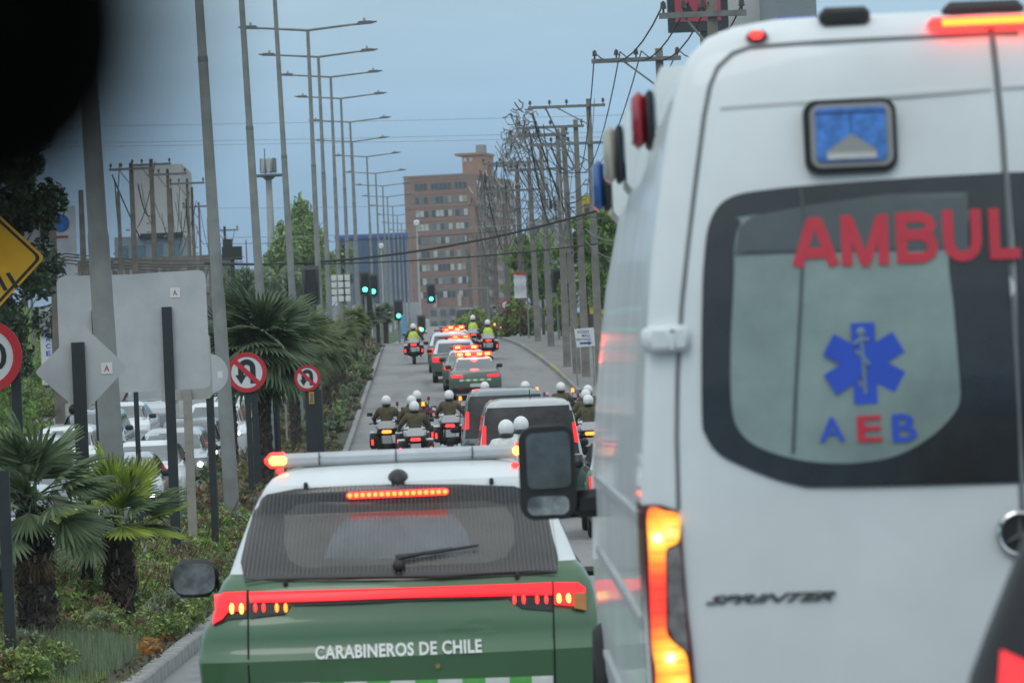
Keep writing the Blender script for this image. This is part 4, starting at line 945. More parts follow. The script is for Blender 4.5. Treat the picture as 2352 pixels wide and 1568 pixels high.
def make_bike(kind=0):
    t = thing('police_motorcycle', 'x', 'motorcycle')
    wheel(t, 0, .36, .33, .16); wheel(t, 0, 1.86, .33, .12)
    mb = MB(); mb.box((0, 1.05, .52), (.30, .62, .36), bev=.06); mb.cyl((-.24, 1.1, .42), (.24, 1.1, .42), .11, n=12); mb.build('engine', M_black, t)
    mb = MB(); mb.box((0, 1.28, .90), (.34, .52, .24), bev=.09); mb.build('fuel_tank', M_white2, t)
    mb = MB(); mb.box((0, .78, .80), (.34, .62, .12), bev=.05); mb.build('seat', M_black, t)
    mb = MB(); mb.box((0, .30, .72), (.26, .62, .10), bev=.04); mb.box((0, .02, .56), (.20, .06, .26), bev=.02); mb.build('rear_mudguard', M_black, t)
    mb = MB(); mb.prism([(-.20, .93), (.20, .93), (.225, 1.02), (.15, 1.13), (-.15, 1.13), (-.225, 1.02)], .02, .38); bx_ = mb.build('top_box', M_white2, t, angle=25)
    mb = MB(); mb.box((0, .20, .925), (.44, .42, .03), bev=.01); mb.build('box_base', M_black, bx_)
    mb = MB(); mb.box((0, -.015, .86), (.24, .05, .08), bev=.02); mb.build('tail_light', (M_orange, M_redb, M_redb)[kind], t)
    mb = MB(); mb.box((0, -.03, .66), (.24, .012, .20), rot=Matrix.Rotation(.2, 3, 'X')); mb.build('number_plate', M_plate, t)
    for s in (-1, 1):
        mb = MB(); mb.box((s * .34, .42, .62), (.20, .50, .40), bev=.05); pn_ = mb.build('pannier', M_black, t)
        mb = MB(); mb.box((s * .34, .42, .84), (.19, .46, .06), bev=.025); mb.build('pannier_lid', M_white2, pn_)
        mb = MB(); mb.box((s * .37, .165, .60), (.05, .02, .14), bev=.008); mb.build('side_marker', M_redb, pn_)
        mb = MB(); mb.tube([(0, 1.50, 1.02), (s * .20, 1.42, 1.06), (s * .43, 1.30, 1.03)], .016); mb.build('handlebar', M_black, t)
        mb = MB(); mb.tube([(s * .30, 1.38, 1.07), (s * .38, 1.42, 1.22)], .008); mb.box((s * .40, 1.42, 1.27), (.15, .03, .09), bev=.03); mb.build('mirror', M_black, t)
        mb = MB(); mb.cyl((s * .10, 1.56, .96), (s * .10, 1.84, .34), .026, n=8); mb.build('fork', M_chrome, t)
        mb = MB(); mb.tube([(s * .20, .9, .30), (s * .22, .4, .30), (s * .22, .02, .34)], [.04, .045, .05], n=8); mb.build('exhaust', M_chrome, t)
    mb = MB(); mb.box((0, 1.62, .98), (.56, .24, .34), bev=.10); mb.build('fairing', M_white2, t)
    mb = MB(); mb.prism([(-.22, 1.10), (.22, 1.10), (.17, 1.42), (-.17, 1.42)], 1.58, 1.60); mb.build('windshield', M_glass_l, t)
    mb = MB(); mb.sph((0, 1.78, .95), (.09, .05, .08)); mb.build('headlight', M_headd, t)
    mb = MB(); mb.tube([(.27, .30, .9), (.30, .30, 1.52)], .010); pm = mb.build('beacon_pole', M_black, t)
    mb = MB(); mb.cyl((.30, .30, 1.50), (.30, .30, 1.60), .042, .036, n=10); mb.build('beacon', (M_redd, M_orange, M_redd)[kind], pm)
    if kind != 2:
        mb = MB(); mb.tube([(.44, 1.2, .95), (.47, 1.2, 1.42)], .006); fp = mb.build('flag_pole', M_chrome, t)
        for z0, z1, x0, x1, m_ in ((1.36, 1.43, .47, .53, M_flag[2]), (1.36, 1.43, .53, .62, M_flag[0]), (1.29, 1.36, .47, .62, M_flag[1])):
            mb = MB(); mb.prism([(x0, z0), (x1, z0 - .02), (x1, z1 - .02), (x0, z1)], 1.195, 1.205); mb.build('flag', m_, fp)
    return t
bikes = [make_bike(0), make_bike(1), make_bike(2)]; bused = [False] * 3
riders = {'o': make_rider('o', [M_olive, M_trou, M_black, M_skin]), 'y': make_rider('y', [M_olive, M_trou, M_black, M_skin], vest=True), 'w': make_rider('w', [M_wsuit, M_wsuit, M_black, M_skin], lift=.26)}
rused = {k: False for k in riders}
rel = lambda X, s: (X - 998) / s
spots = [  # kind, rider, x, d, bike label, rider label
    (0, 'o', -1.26, 107.5, 'motorcycle nearest the left kerb, orange tail lamp and white top box', 'rider in olive uniform nearest the left kerb'),
    (2, 'o', -0.5, 101, 'motorcycle lowest in the group, second from the left kerb, red tail lamp', 'rider of the rearmost motorcycle, second from the left kerb'),
    (1, 'o', -0.6, 106.5, 'motorcycle hidden behind the rearmost motorcycle rider', 'rider whose helmet peeks out left of the rearmost rider'),
    (2, 'o', -0.47, 111, 'motorcycle in front of the pair on the left, mostly hidden', 'rider highest of the left pair, helmet to the right of the other two'),
    (1, 'o', 0.37, 110, 'motorcycle with lit orange beacon left of the slate-grey hearse', 'rider in olive uniform just left of the slate-grey hearse'),
    (1, 'o', 1.39, 116, 'motorcycle hidden in front of the slate-grey hearse', 'rider whose helmet shows over the slate-grey hearse roof'),
    (1, 'o', 2.50, 115, 'motorcycle with orange beacon hidden ahead of the dark minivan', 'rider whose helmet shows over the middle of the minivan roof'),
    (1, 'o', 3.42, 113, 'motorcycle with orange beacon right of the minivan roof', 'rider over the right corner of the minivan roof'),
    (2, 'o', 4.02, 109.5, 'motorcycle farthest right in the group, partly behind the ambulance', 'rider highest of the three beside the ambulance'),
    (2, 'o', 3.81, 105.3, 'motorcycle between the other two beside the ambulance', 'rider leftmost of the three beside the ambulance'),
    (0, 'o', 3.65, 100, 'motorcycle lowest of the three beside the ambulance, orange tail lamp', 'rider lowest of the three beside the ambulance'),
    (1, 'y', -0.82, 182.5, 'motorcycle riding alone left of the row of police cars', 'rider in yellow vest alone left of the row of police cars'),
    (2, 'y', 1.9, 193, 'motorcycle at the crest right of the leading police car', 'yellow-vested rider highest on the right, at the crest'),
    (1, 'y', 2.46, 184, 'motorcycle lower of the two right of the police cars, red tail lamp', 'yellow-vested rider lower of the two right of the police cars'),
    (2, 'w', 1.08, 65.6, 'motorcycle left of the two just beyond the SUV light bar', 'rider in white suit and helmet, left of the two before the minivan'),
    (2, 'w', 1.38, 68.6, 'motorcycle right of the two just beyond the SUV light bar', 'rider in white suit and helmet, right of the two before the minivan')]
for bk, rk, x, dd, lb_, lr_ in spots:
    p = slope(dd); loc = (x, dd - .9, G(dd - .9) + .0)
    gz = 'police motorcycles of the escort'
    place_copy(bikes[bk], bused[bk], loc, rnd.uniform(-.03, .03), lb_, gz, pitch=p); bused[bk] = True
    v = Vector((0, .74, 0)); zo = math.tan(p) * .74
    place_copy(riders[rk], rused[rk], (x, dd - .9 + .74, loc[2] + zo), rnd.uniform(-.16, .16), lr_, 'motorcycle riders of the escort', pitch=p); rused[rk] = True
# pedestrians on the right-hand pavement by the crest
def pedestrian(x, dd, label, sc=1.0, top=M_cloth, leg=M_cloth, rz=0.0):
    V = [(0, 0, .95), (0, 0, 1.12), (0, 0, 1.32), (0, 0, 1.44), (0, .01, 1.52), (0, .02, 1.60), (0, .02, 1.72), (-.18, 0, 1.40), (-.25, -.02, 1.12), (-.22, .10, .90), (.18, 0, 1.40), (.25, -.02, 1.12), (.23, .08, .88),
         (-.10, 0, .90), (-.12, .02, .50), (-.13, -.02, .09), (-.13, .12, .05), (.10, 0, .90), (.13, .02, .50), (.15, -.02, .09), (.15, .12, .05)]
    E = [(0, 1), (1, 2), (2, 3), (3, 4), (4, 5), (5, 6), (3, 7), (7, 8), (8, 9), (3, 10), (10, 11), (11, 12), (0, 13), (13, 14), (14, 15), (15, 16), (0, 17), (17, 18), (18, 19), (19, 20)]
    Rr = [(.16, .12), (.16, .12), (.19, .13), (.15, .1), .06, .09, .085, .08, .055, .035, .08, .055, .035, .10, .07, .05, .045, .10, .07, .05, .045]
    me = skinned('body', V, E, Rr, [top, leg, M_black, M_skin], lambda c: 3 if (c.z > 1.5 or (.84 < c.z < .93 and abs(c.x) > .18)) else (2 if c.z < .12 else (1 if c.z < .92 else 0)))
    t = thing('person', label, 'pedestrian', (x, dd, G(dd) + .13), rz, 'people watching from the pavement'); link('body', me, t, scale=sc)
    mb = MB(); mb.sph((0, -.012, 1.70), (.098, .11, .10), z0=-.2); mb.build('hair', M_hair, t)
    return t
pedestrian(4.25, 238, 'person in dark clothes standing at the kerb edge by the crest', rz=.4)
pedestrian(3.72, 246, 'person with lighter jacket left of the dark-clothed bystander', top=mat('grey_jacket', (.12, .12, .14), .9, var=.2), rz=-.5)
pedestrian(4.95, 252, 'person farthest right of the bystanders, near the poles', top=M_trou, rz=2.8)
# ================================================================== STREET LAMPS on the median
SX = [-3.45, -3.55, -3.85, -3.95, -3.9, -4.15, -4.25, -4.3]
lean_extra = [0.022, 0.024, 0.022, 0.018, 0.002, 0.002, 0.0, 0.0]
def make_lamp(h=13.0):
    t = thing('street_lamp', 'x', 'street lamp')
    mb = MB(); pts = [(0, 0, z) for z in (0, .5, 4.2, 4.25, 8.2, 8.25, h)]; mb.tube(pts, [.145, .135, .115, .105, .088, .080, .060], n=14); mb.build('pole', M_galv, t)
    mb = MB(); mb.cyl((0, 0, 8.18), (0, 0, 8.28), .092, n=14); mb.build('collar', mat('dark_steel_band', (.17, .175, .17), .7, var=.2), t)
    mb = MB(); mb.cyl((0, 0, -.3), (0, 0, .06), .26, .24, n=14); mb.build('foot', M_conc, t)
    for s in (-1, 1):
        mb = MB(); mb.tube([(0, 0, h), (s * .3, 0, h + .03), (s * 1.9, 0, h + .17), (s * 2.45, 0, h + .22)], [.045, .045, .036, .028], n=8); a = mb.build('arm', M_galv, t)
        mb = MB(); mb.prism([(s * 1.72, h + .12), (s * 2.25, h + .15), (s * 2.42, h + .20), (s * 2.2, h + .25), (s * 1.80, h + .24)], -.14, .14); ld = mb.build('lamp_head', mat('lamp_head_grey', (.14, .145, .15), .5, var=.1), a)
        mb = MB(); mb.cyl((s * 2.0, 0, h + .23), (s * 2.0, 0, h + .36), .055, .045, n=8); mb.build('photocell', mat('photocell_beige', (.45, .38, .27), .6, var=.05), ld)
    return t
lamp = make_lamp(); 
dl = [45, 72, 97, 122, 147, 171, 196, 221, 246, 271, 296, 330, 362, 395, 430, 470, 515, 565, 620]
for i, dd in enumerate(dl):
    x = SX[i] if i < len(SX) else -4.35 - (.5 if i in (9,) else 0) + .004 * (dd - 221)
    o = place_copy(lamp, i > 0, (x, dd, G(dd) + .1), 0, '%s street lamp from the camera, tall grey pole in the median row' % ORD[i], 'double-arm street lamps along the median')
    o.rotation_euler = (0, -(lean_extra[i] if i < 8 else rnd.uniform(-.004, .006)), rnd.uniform(-.06, .06))

# ================================================================== UTILITY POLES AND CABLES
def conc_pole(x, d, label, h, lean=0.0, w=.20, m=M_conc, arm=None, group='concrete utility poles', ladder=False, armz=.25, base_z=None, transformer=False, xarms=1, cat='utility pole'):
    t = thing('utility_pole', label, cat, (x, d, (G(d) + hx(x, d) if x < -13.5 else G(d) + .1) if base_z is None else base_z), 0, group)
    t.rotation_euler = (0, lean, 0)
    mb = MB(); a, b = w / 2 * 1.45, w / 2 * .78; n = 4
    mb.add([(-a, -a, -.3), (a, -a, -.3), (a, a, -.3), (-a, a, -.3), (-b, -b, h), (b, -b, h), (b, b, h), (-b, b, h)], [(3, 2, 1, 0), (4, 5, 6, 7), (0, 1, 5, 4), (1, 2, 6, 5), (2, 3, 7, 6), (3, 0, 4, 7)]); mb.build('shaft', m, t)
    if arm:
        x0, x1 = arm
        for k in range(xarms):
            z = h - armz - k * 1.35
            mb = MB(); mb.box(((x0 + x1) / 2, -.14, z), (x1 - x0, .09, .10)); ca = mb.build('crossarm', mat('crossarm_grey', (.19, .19, .185), .8, var=.2), t)
            mb = MB(); mb.tube([(x0 * .55 + x1 * .0, -.12, z), (0, -.12, z - .7)], .025); mb.build('brace', M_galv, t)
            for q in (x0 + .08, x0 + (x1 - x0) * .28, x0 + (x1 - x0) * .5, x1 - .08):
                mb = MB(); mb.cyl((q, -.14, z + .05), (q, -.14, z + .26), .022, n=6); mb.cyl((q, -.14, z + .12), (q, -.14, z + .24), .06, .045, n=8); mb.build('insulator', M_ins, ca)
    # bolts and rack of low cables
    for z in (h * .62, h * .66, h * .70): mb = MB(); mb.box((-.12 - w * .5, -.05, z), (.16, .06, .06)); mb.build('cable_hook', M_galv, t)
    if transformer:
        mb = MB(); mb.cyl((-.55, 0, h - 2.4), (-.55, 0, h - 1.5), .27, n=14); mb.sph((-.55, 0, h - 1.5), (.27, .27, .08), z0=0); mb.build('transformer', mat('transformer_grey', (.13, .13, .13), .5, var=.1), t)
    return t
# right-hand row: (x, distance, height, lean)
RP = [(5.2, 74, 9.05, 0), (5.6, 98, 9.75, 0), (6.0, 151, 10.3, 0), (5.72, 157, 9.7, 0), (5.50, 160.5, 9.5, -.015), (5.38, 168, 9.6, 0), (5.50, 194, 9.4, -.010), (5.13, 203, 9.0, -.010), (5.0, 228, 9.6, 0), (4.85, 262, 9.4, 0), (4.75, 300, 9.3, 0), (4.7, 345, 9.2, 0), (4.7, 400, 9.2, 0), (4.6, 470, 9.2, 0), (4.2, 330, 9.0, 0), (3.6, 380, 9.0, 0)]
RPO = []
for i, (x, dd, h, le) in enumerate(RP):
    arm = {0: (-.95, .6), 1: (-1.6, .5), 2: (-2.2, .6), 3: (-2.2, .3), 4: (-2.1, .2), 5: (-2.0, .3), 8: (-1.6, .2), 9: (-1.5, .3), 7: (-2.3, .9), 10: (-1.2, .3), 11: (-.8, .8)}.get(i)
    o = conc_pole(x, dd, '%s grey concrete utility pole along the right-hand pavement' % ORD[i], h, lean=le, arm=arm, group='concrete utility poles on the right pavement', xarms=(2 if i in (2, 5, 7, 8) else 1), transformer=False, w=.22 if i < 8 else .26, m=M_conc if i < 8 else M_concb)
    RPO.append(o)
def arm_end(i, off, dz=0.0):
    x, dd, h, le = RP[i]; z = h - .05 + dz; return Vector((x + off + math.tan(le) * h, dd - .14, G(dd) + .1 + z))
def cable(pts, r, m, label, sag=.35, group=None, seg=8, name='power_cable', cat='cable'):
    P = []
    for a, b in zip(pts, pts[1:]):
        a, b = Vector(a), Vector(b)
        for k in range(seg):
            t = k / seg; q = a.lerp(b, t); q.z -= sag * 4 * t * (1 - t); P.append(q)
    P.append(Vector(pts[-1])); mb = MB(); mb.tube(P, r, n=5); return mb.build(name, m, label=label, cat=cat, group=group)
gl_ = 'cables strung along the right-hand poles'; M_crs = mat('weathered_grey_cable', (.13, .125, .12), .8, var=.15)
for k, fr_ in enumerate((.0, .3, .55, .98)):
    AR = {0: (-.95, .6), 1: (-1.6, .5), 2: (-2.2, .6), 3: (-2.2, .3), 4: (-2.1, .2), 5: (-2.0, .3), 8: (-1.6, .2), 9: (-1.5, .3), 10: (-1.2, .3)}
    cable([arm_end(i, (.22 * k - .45) if i == 2 else AR[i][0] + .08 + (AR[i][1] - AR[i][0] - .1) * fr_, -2.6 if i == 2 else 0) for i in (0, 1, 2, 5, 8, 9, 10)], .016, M_wire, '%s thin wire on the insulators along the right-hand poles' % ['outermost', 'second outermost', 'inner', 'innermost'][k], sag=.55, group=gl_)
for k, (off, hh) in enumerate(((-.25, 6.2), (-.28, 6.6), (-.22, 7.0), (-.30, 5.7), (-.2, 7.5), (-.33, 5.3))):
    cable([Vector((RP[i][0] + off, RP[i][1], G(RP[i][1]) + hh)) for i in (0, 1, 2, 5, 6, 7, 8, 9, 10, 11, 12)], (.022, .016, .016, .026, .014, .016)[k], (M_wire, M_crs)[k % 2], '%s low-slung telephone cable on the right-hand poles' % ['lower dark', 'middle pale', 'upper dark', 'lowest pale', 'topmost dark', 'bottom pale'][k], sag=.22 + .06 * k, group=gl_)
# loose drops and loops in the tangle
for k in range(70):
    i = (2, 3, 4, 5, 8, 9, 9, 8, 10, 10, 11, 9, 8, 7)[k % 14]; lab_loop = '%s service drop hanging in the wire tangle, starting at the %s right-hand pole' % (('pale', 'dark', 'thin pale', 'thick', 'drooping')[k // 14], ORD[i]); x, dd, h, le = RP[i]; z = G(dd)
    a = Vector((x + rnd.uniform(-2.2, .4), dd + rnd.uniform(-4, 8), z + h - rnd.uniform(.0, 1.8))); b = Vector((x + rnd.uniform(-1.0, .3), dd + rnd.uniform(-6, 20), z + h - rnd.uniform(1.2, 5.2)))
    cable([a, b], rnd.choice((.010, .014, .02, .03)), rnd.choice((M_wireg, M_wire, M_crs, M_crs)), lab_loop, sag=rnd.uniform(.0, .7), group='loose service drops in the wire tangle', name='service_drop')
for k in range(64):
    dd = rnd.uniform(188, 262); zz = G(dd) + 9.3 - .004 * (dd - 188); x0_ = 5.2 - rnd.uniform(.9, 2.5)
    a = Vector((x0_, dd, zz - rnd.uniform(0, 1.1))); b = Vector((x0_ + rnd.uniform(-.35, .5), dd + rnd.uniform(-6, 12), a.z - rnd.uniform(-.5, 1.4)))
    cable([a, b], rnd.choice((.014, .02, .035)), rnd.choice((M_wireg, M_ins, M_crs)), '%s wire end tangled around the crossarm tips %s' % (('pale', 'brown', 'grey', 'slack', 'short', 'stiff', 'bent', 'thin')[k % 8], ('at the middle poles', 'beyond the middle poles', 'over the right kerb', 'beside the tower block', 'high above the bystanders', 'near the banner pole', 'past the splice closures', 'at the far poles')[k // 8]), sag=rnd.uniform(0, .5), group='loose service drops in the wire tangle', name='service_drop', seg=6)
WRD = ('pale', 'brown', 'grey', 'slack', 'short', 'stiff', 'bent', 'thin', 'thick', 'curled')
for k in range(80):
    dd = rnd.uniform(148, 176); zz = 10.5 + G(151) + .1 - rnd.uniform(.2, 1.2); x0_ = rnd.uniform(3.05, 4.3); th = rnd.random() * 6.28; r_ = rnd.uniform(.12, .42)
    if k % 2: pts = [(x0_ + r_ * math.cos(th + q * .9), dd, zz + r_ * .8 * math.sin(th + q * .9)) for q in range(5)]
    else: pts = [(x0_, dd, zz), (x0_ + rnd.uniform(-.4, .4), dd + 2, zz + rnd.uniform(-.5, .5))]
    cable(pts, rnd.choice((.012, .018, .024)), rnd.choice((M_wireg, M_wireg, M_crs, M_crs)), '%s wire loop in the knot at the crossarm tips, %s' % (WRD[k % 10], ('upper left part', 'upper right part', 'lower left part', 'lower right part')[(0 if zz > 9.9 + G(151) else 2) + (0 if x0_ < 3.7 else 1)]), sag=.05, group='wire loops knotted at the crossarm tips', name='service_drop', seg=3)
for k in range(22):
    dd = rnd.uniform(150, 172); a = Vector((rnd.uniform(3.2, 4.4), dd, G(151) + rnd.uniform(9.3, 10.3))); b = Vector((5.3 + rnd.uniform(-.3, .5), dd + rnd.uniform(2, 14), a.z - rnd.uniform(1.6, 4.2)))
    cable([a, b], rnd.choice((.010, .014, .02)), rnd.choice((M_wireg, M_wireg, M_wireg, M_crs)), '%s service drop swooping from the crossarm knot down to the poles' % WRD[k % 10], sag=rnd.uniform(.2, 1.0), group='service drops below the crossarm knot', name='service_drop')
# cables across the road, from pole to pole: image points at two depths
cr = [((0, 292), (1500, 262), 230, 6, M_wireg, .012, 'highest thin line crossing the sky over the road'), ((0, 330), (1500, 300), 238, 6, M_wireg, .012, 'second thin line crossing the sky over the road'), ((0, 338), (1500, 312), 240, 6, M_wireg, .012, 'third thin line crossing the sky over the road'),
      ((470, 606), (1372, 484), 150, 60, M_wire, .040, 'thick dark cable bundle crossing over the road'), ((470, 603), (1372, 560), 158, 30, M_wire, .026, 'lower dark cable crossing over the road'),
      ((470, 545), (1345, 500), 200, 20, M_wireg, .014, 'thin cable crossing just over the treetop'), ((470, 560), (1345, 512), 205, 20, M_wire, .012, 'thin dark cable under the treetop line'), ((500, 478), (1345, 455), 240, 10, M_wireg, .012, 'thin pale line crossing near the mast')]
for k, (a, b, dd, sg, m_, r_, lb_) in enumerate(cr):
    pa, pb = Wp(a[0], a[1], dd), Wp(b[0], b[1], dd - 8)
    cable([pa, pb], r_, m_, lb_, sag=sg * dd / FPX * .6, group='cables crossing above the road', seg=24)
for k, (ya, yb) in enumerate(((585, 600), (592, 606), (600, 612), (578, 590))):
    cable([Wp(-60, ya, 120), Wp(150, ya + 4, 150), Wp(560, yb, 235)], .022, M_wire, '%s dark cable above the big sign panel on the left' % ['second', 'third', 'lowest', 'topmost'][k], sag=.25, group='cables along the left-hand poles')
# closure boxes hanging on a wire right of the road
for k in range(3):
    p = Wp(1265 + k * 9.5, 470, 190); t = MB(); t.cyl((0, 0, -.20), (0, 0, .20), .075, n=10); t.tube([(0, 0, .2), (0, 0, .32)], .02)
    o = t.build('cable_closure', M_black, label='%s black splice closure hanging beside the right-hand poles' % ['left', 'middle', 'right'][k], cat='splice closure', group='splice closures on the wire'); o.location = p
cable([Wp(1180, 480, 190), Wp(1345, 458, 190)], .016, M_wire, 'wire carrying the three black splice closures', sag=.1)
# left-hand row: pixel top, s
LP = [((118, 455), 70, 2.2), ((185, 436), 64, 2), ((300, 374), 56, 2), ((346, 365), 52, 2), ((384, 388), 49.5, 1.6), ((392, 432), 47, 1.2), ((429, 410), 45.5, 1.5), ((440, 430), 44, 1.6), ((456, 464), 42, 1.1), ((477, 500), 40, 1.1), ((515, 520), 36.5, 1.4), ((565, 551), 33, 1), ((271, 440), 60, 1.4)]
for i, ((X, Y), s, w) in enumerate(LP):
    dd = FPX / s; p = Wp(X, Y, dd); bz = G(dd) + hx(p.x, dd); h = p.z - bz
    conc_pole(p.x - 0, dd, '%s brown utility pole behind the big sign panel' % ORD[i], h, w=.105 * w, m=M_concb, arm=(-.9, .9) if i in (2, 3, 4, 6, 8, 10) else None, group='utility poles on the far left pavement', base_z=bz)
for k in range(27):
    i = 2 + k % 9; (X, Y), s, w = LP[i]; dd = FPX / s
    a = Wp(X + rnd.uniform(-45, 35), Y + rnd.uniform(-5, 60), dd); b = Wp(X + rnd.uniform(-40, 60), Y + rnd.uniform(80, 200), dd + rnd.uniform(0, 15))
    cable([a, b], rnd.choice((.014, .02, .028)), rnd.choice((M_wire, M_concb, M_wire)), 'loose %s wire in the left-hand tangle, starting at the %s brown pole' % (('dark', 'thick', 'slack')[k // 9], ORD[i]), sag=rnd.uniform(0, .6), group='loose wires by the left-hand poles', name='service_drop')

# ================================================================== SIGNS
def post(t, x0, z0, z1, w, m, y=0.06):
    mb = MB(); mb.box((x0, y, (z0 + z1) / 2), (w, .06, z1 - z0)); return mb.build('post', m, t)
def signbase(name, label, X, Y, d, cat='road sign', group=None):
    """empty on the ground under the pixel; returns (empty, height of that pixel, function pixel -> local x, z)"""
    p = Wp(X, Y, d); t = thing(name, label, cat, (p.x, d, G(d) + .1), 0, group)
    f = local_fn(Matrix.Translation(t.location)); return t, f(X, Y)[1], f
def plate(mb, pts, y0=-.01, y1=.01): mb.prism(pts, y0, y1); return mb
def circ(cx, cz, r, n=36): return [(cx + r * math.cos(2 * PI * k / n), cz + r * math.sin(2 * PI * k / n)) for k in range(n)]
def annulus(mb, cx, cz, r0, r1, y0, y1, n=36):
    vs = []
    for r in (r0, r1):
        for y in (y0, y1):
            vs += [(cx + r * math.cos(2 * PI * k / n), y, cz + r * math.sin(2 * PI * k / n)) for k in range(n)]
    def q(a, b, k): return (a * n + k, a * n + (k + 1) % n, b * n + (k + 1) % n, b * n + k)
    mb.add(vs, [q(0, 2, k) for k in range(n)] + [q(1, 3, k) for k in range(n)] + [q(0, 1, k) for k in range(n)] + [q(2, 3, k) for k in range(n)])
def no_uturn(X, Y, d, rpx, label, pw=.09):
    t, z, f = signbase('road_sign', label, X, Y, d, group='no U-turn signs on the median'); r = rpx * d / FPX
    mb = MB(); plate(mb, circ(0, z, r * .97)); disc = mb.build('disc', M_signw, t)
    mb = MB(); annulus(mb, 0, z, r * .78, r, -.018, .012); mb.build('red_rim', M_signr, disc)
    mb = MB(); w = r * .145; n = 14; vs = []                          # U-turn arrow
    pts = [(r * .30, -r * .56)] + [(r * .30 * math.cos(a) + 0.0, r * .22 + r * .30 * math.sin(a)) for a in [PI * k / 12 for k in range(13)]] + [(-r * .30, -r * .12)]
    P = [Vector(p) for p in pts]
    for i, p in enumerate(P):
        dd_ = (P[min(i + 1, len(P) - 1)] - P[max(i - 1, 0)]).normalized(); q = Vector((-dd_.y, dd_.x)) * w * .95
        for y in (-.016, -.008): vs += [(p.x + q.x, y, z + p.y + q.y), (p.x - q.x, y, z + p.y - q.y)]
    fs = []
    for i in range(len(P) - 1):
        a, b = 4 * i, 4 * i + 4; fs += [(a, a + 1, b + 1, b), (a, a + 2, b + 2, b), (a + 1, a + 3, b + 3, b + 1)]
    mb.add(vs, fs); plate(mb, [(-r * .58, z - r * .12), (-r * .02, z - r * .12), (-r * .30, z - r * .58)], -.016, -.008); mb.build('u_turn_arrow', M_signk, disc)
    mb = MB(); q = r * .085; a = math.sqrt(.5); e = r * .80
    plate(mb, [(-e * a - q, z + e * a - q), (-e * a + q, z + e * a + q), (e * a + q, z - e * a + q), (e * a - q, z - e * a - q)], -.022, -.016); mb.build('red_bar', M_signr, disc)
    post(t, .0, -.2, z, pw, M_post); return t, z, f
t, z, f = no_uturn(567, 855, 78, 46, 'round no U-turn sign, whole and unobstructed, in front of the big fan palm', .10)
post(t, .12, -.2, z - .35, .12, M_post)
no_uturn(630, 880, 84.5, 29, 'no U-turn sign half hidden behind the drooping palm fronds')
t, z, f = no_uturn(706, 868, 80.2, 30, 'no U-turn sign right of the big palm, over the dark column with a yellow-edged plate', .12)
mb = MB(); mb.box((.10, .12, (z - .22) / 2), (.34, .20, z - .22), bev=.02); cb = mb.build('cabinet_column', M_post, t)
mb = MB(); a_ = f(709, 900); b_ = f(722, 927); mb.box(((a_[0] + b_[0]) / 2, .004, (a_[1] + b_[1]) / 2), (b_[0] - a_[0], .012, a_[1] - b_[1])); yp_ = mb.build('yellow_frame', M_signy, cb)
mb = MB(); mb.box(((a_[0] + b_[0]) / 2, -.004, (a_[1] + b_[1]) / 2), ((b_[0] - a_[0]) * .62, .012, (a_[1] - b_[1]) * .80)); mb.build('meter_plate', mat('grey_plate', (.18, .18, .17), .6, var=.2), cb)
# speed limit sign cut by the left edge
d_ = 43.0; t, z, f = signbase('road_sign', 'round red-rimmed speed limit sign cut by the left edge', -34, 819, d_)
r = 85 * d_ / FPX; mb = MB(); plate(mb, circ(0, z, r * .97)); disc = mb.build('disc', M_signw, t)
mb = MB(); annulus(mb, 0, z, r * .76, r, -.018, .012); mb.build('red_rim', M_signr, disc)
text_part('50', (-r * .55, r * .58, z - r * .38, z + r * .38), lambda x, zz: -.01, .004, M_signk, 'lettering', disc, bold=.01)
post(t, .30, -.2, z, .10, M_post)
# yellow diamond cut by the left edge
d_ = 42.0; t, z, f = signbase('warning_sign', 'yellow diamond warning sign with slanted black strokes cut by the left edge', -34, 597, d_, 'road sign')
h = .60
def rdia(h, r=.05):
    out = []
    for k in range(4):
        a = k * PI / 2; cx, cz = (h - r * 1.4) * math.cos(a), (h - r * 1.4) * math.sin(a)
        out += [(cx + r * math.cos(a + e), z + cz + r * math.sin(a + e)) for e in (-PI / 4, -PI / 8, 0, PI / 8, PI / 4)]
    return out
mb = MB(); plate(mb, rdia(h)); dp = mb.build('plate', M_signy, t)
mb = MB(); mb.prism(rdia(h - .035), -.014, -.009); mb.build('black_border', M_signk, dp)
mb = MB(); mb.prism(rdia(h - .075), -.018, -.013); mb.build('yellow_field', M_signy, dp)
mb = MB()
for x0 in (0, 26): 
    a_, b_ = f(-8 + x0, 628 - x0 * .0), f(14 + x0, 668 - x0 * .2); mb.prism([(a_[0] - .02, a_[1]), (a_[0] + .02, a_[1] + .01), (b_[0] + .02, b_[1] + .01), (b_[0] - .02, b_[1])], -.024, -.019)
a_, b_ = f(-80, 700), f(-80, 560); mb.prism([(a_[0] - .03, a_[1]), (a_[0] + .03, a_[1]), (a_[0] + .1, b_[1]), (a_[0] + .04, b_[1])], -.024, -.019)
mb.build('black_strokes', M_signk, dp); post(t, .0, -.2, z, .10, M_post)
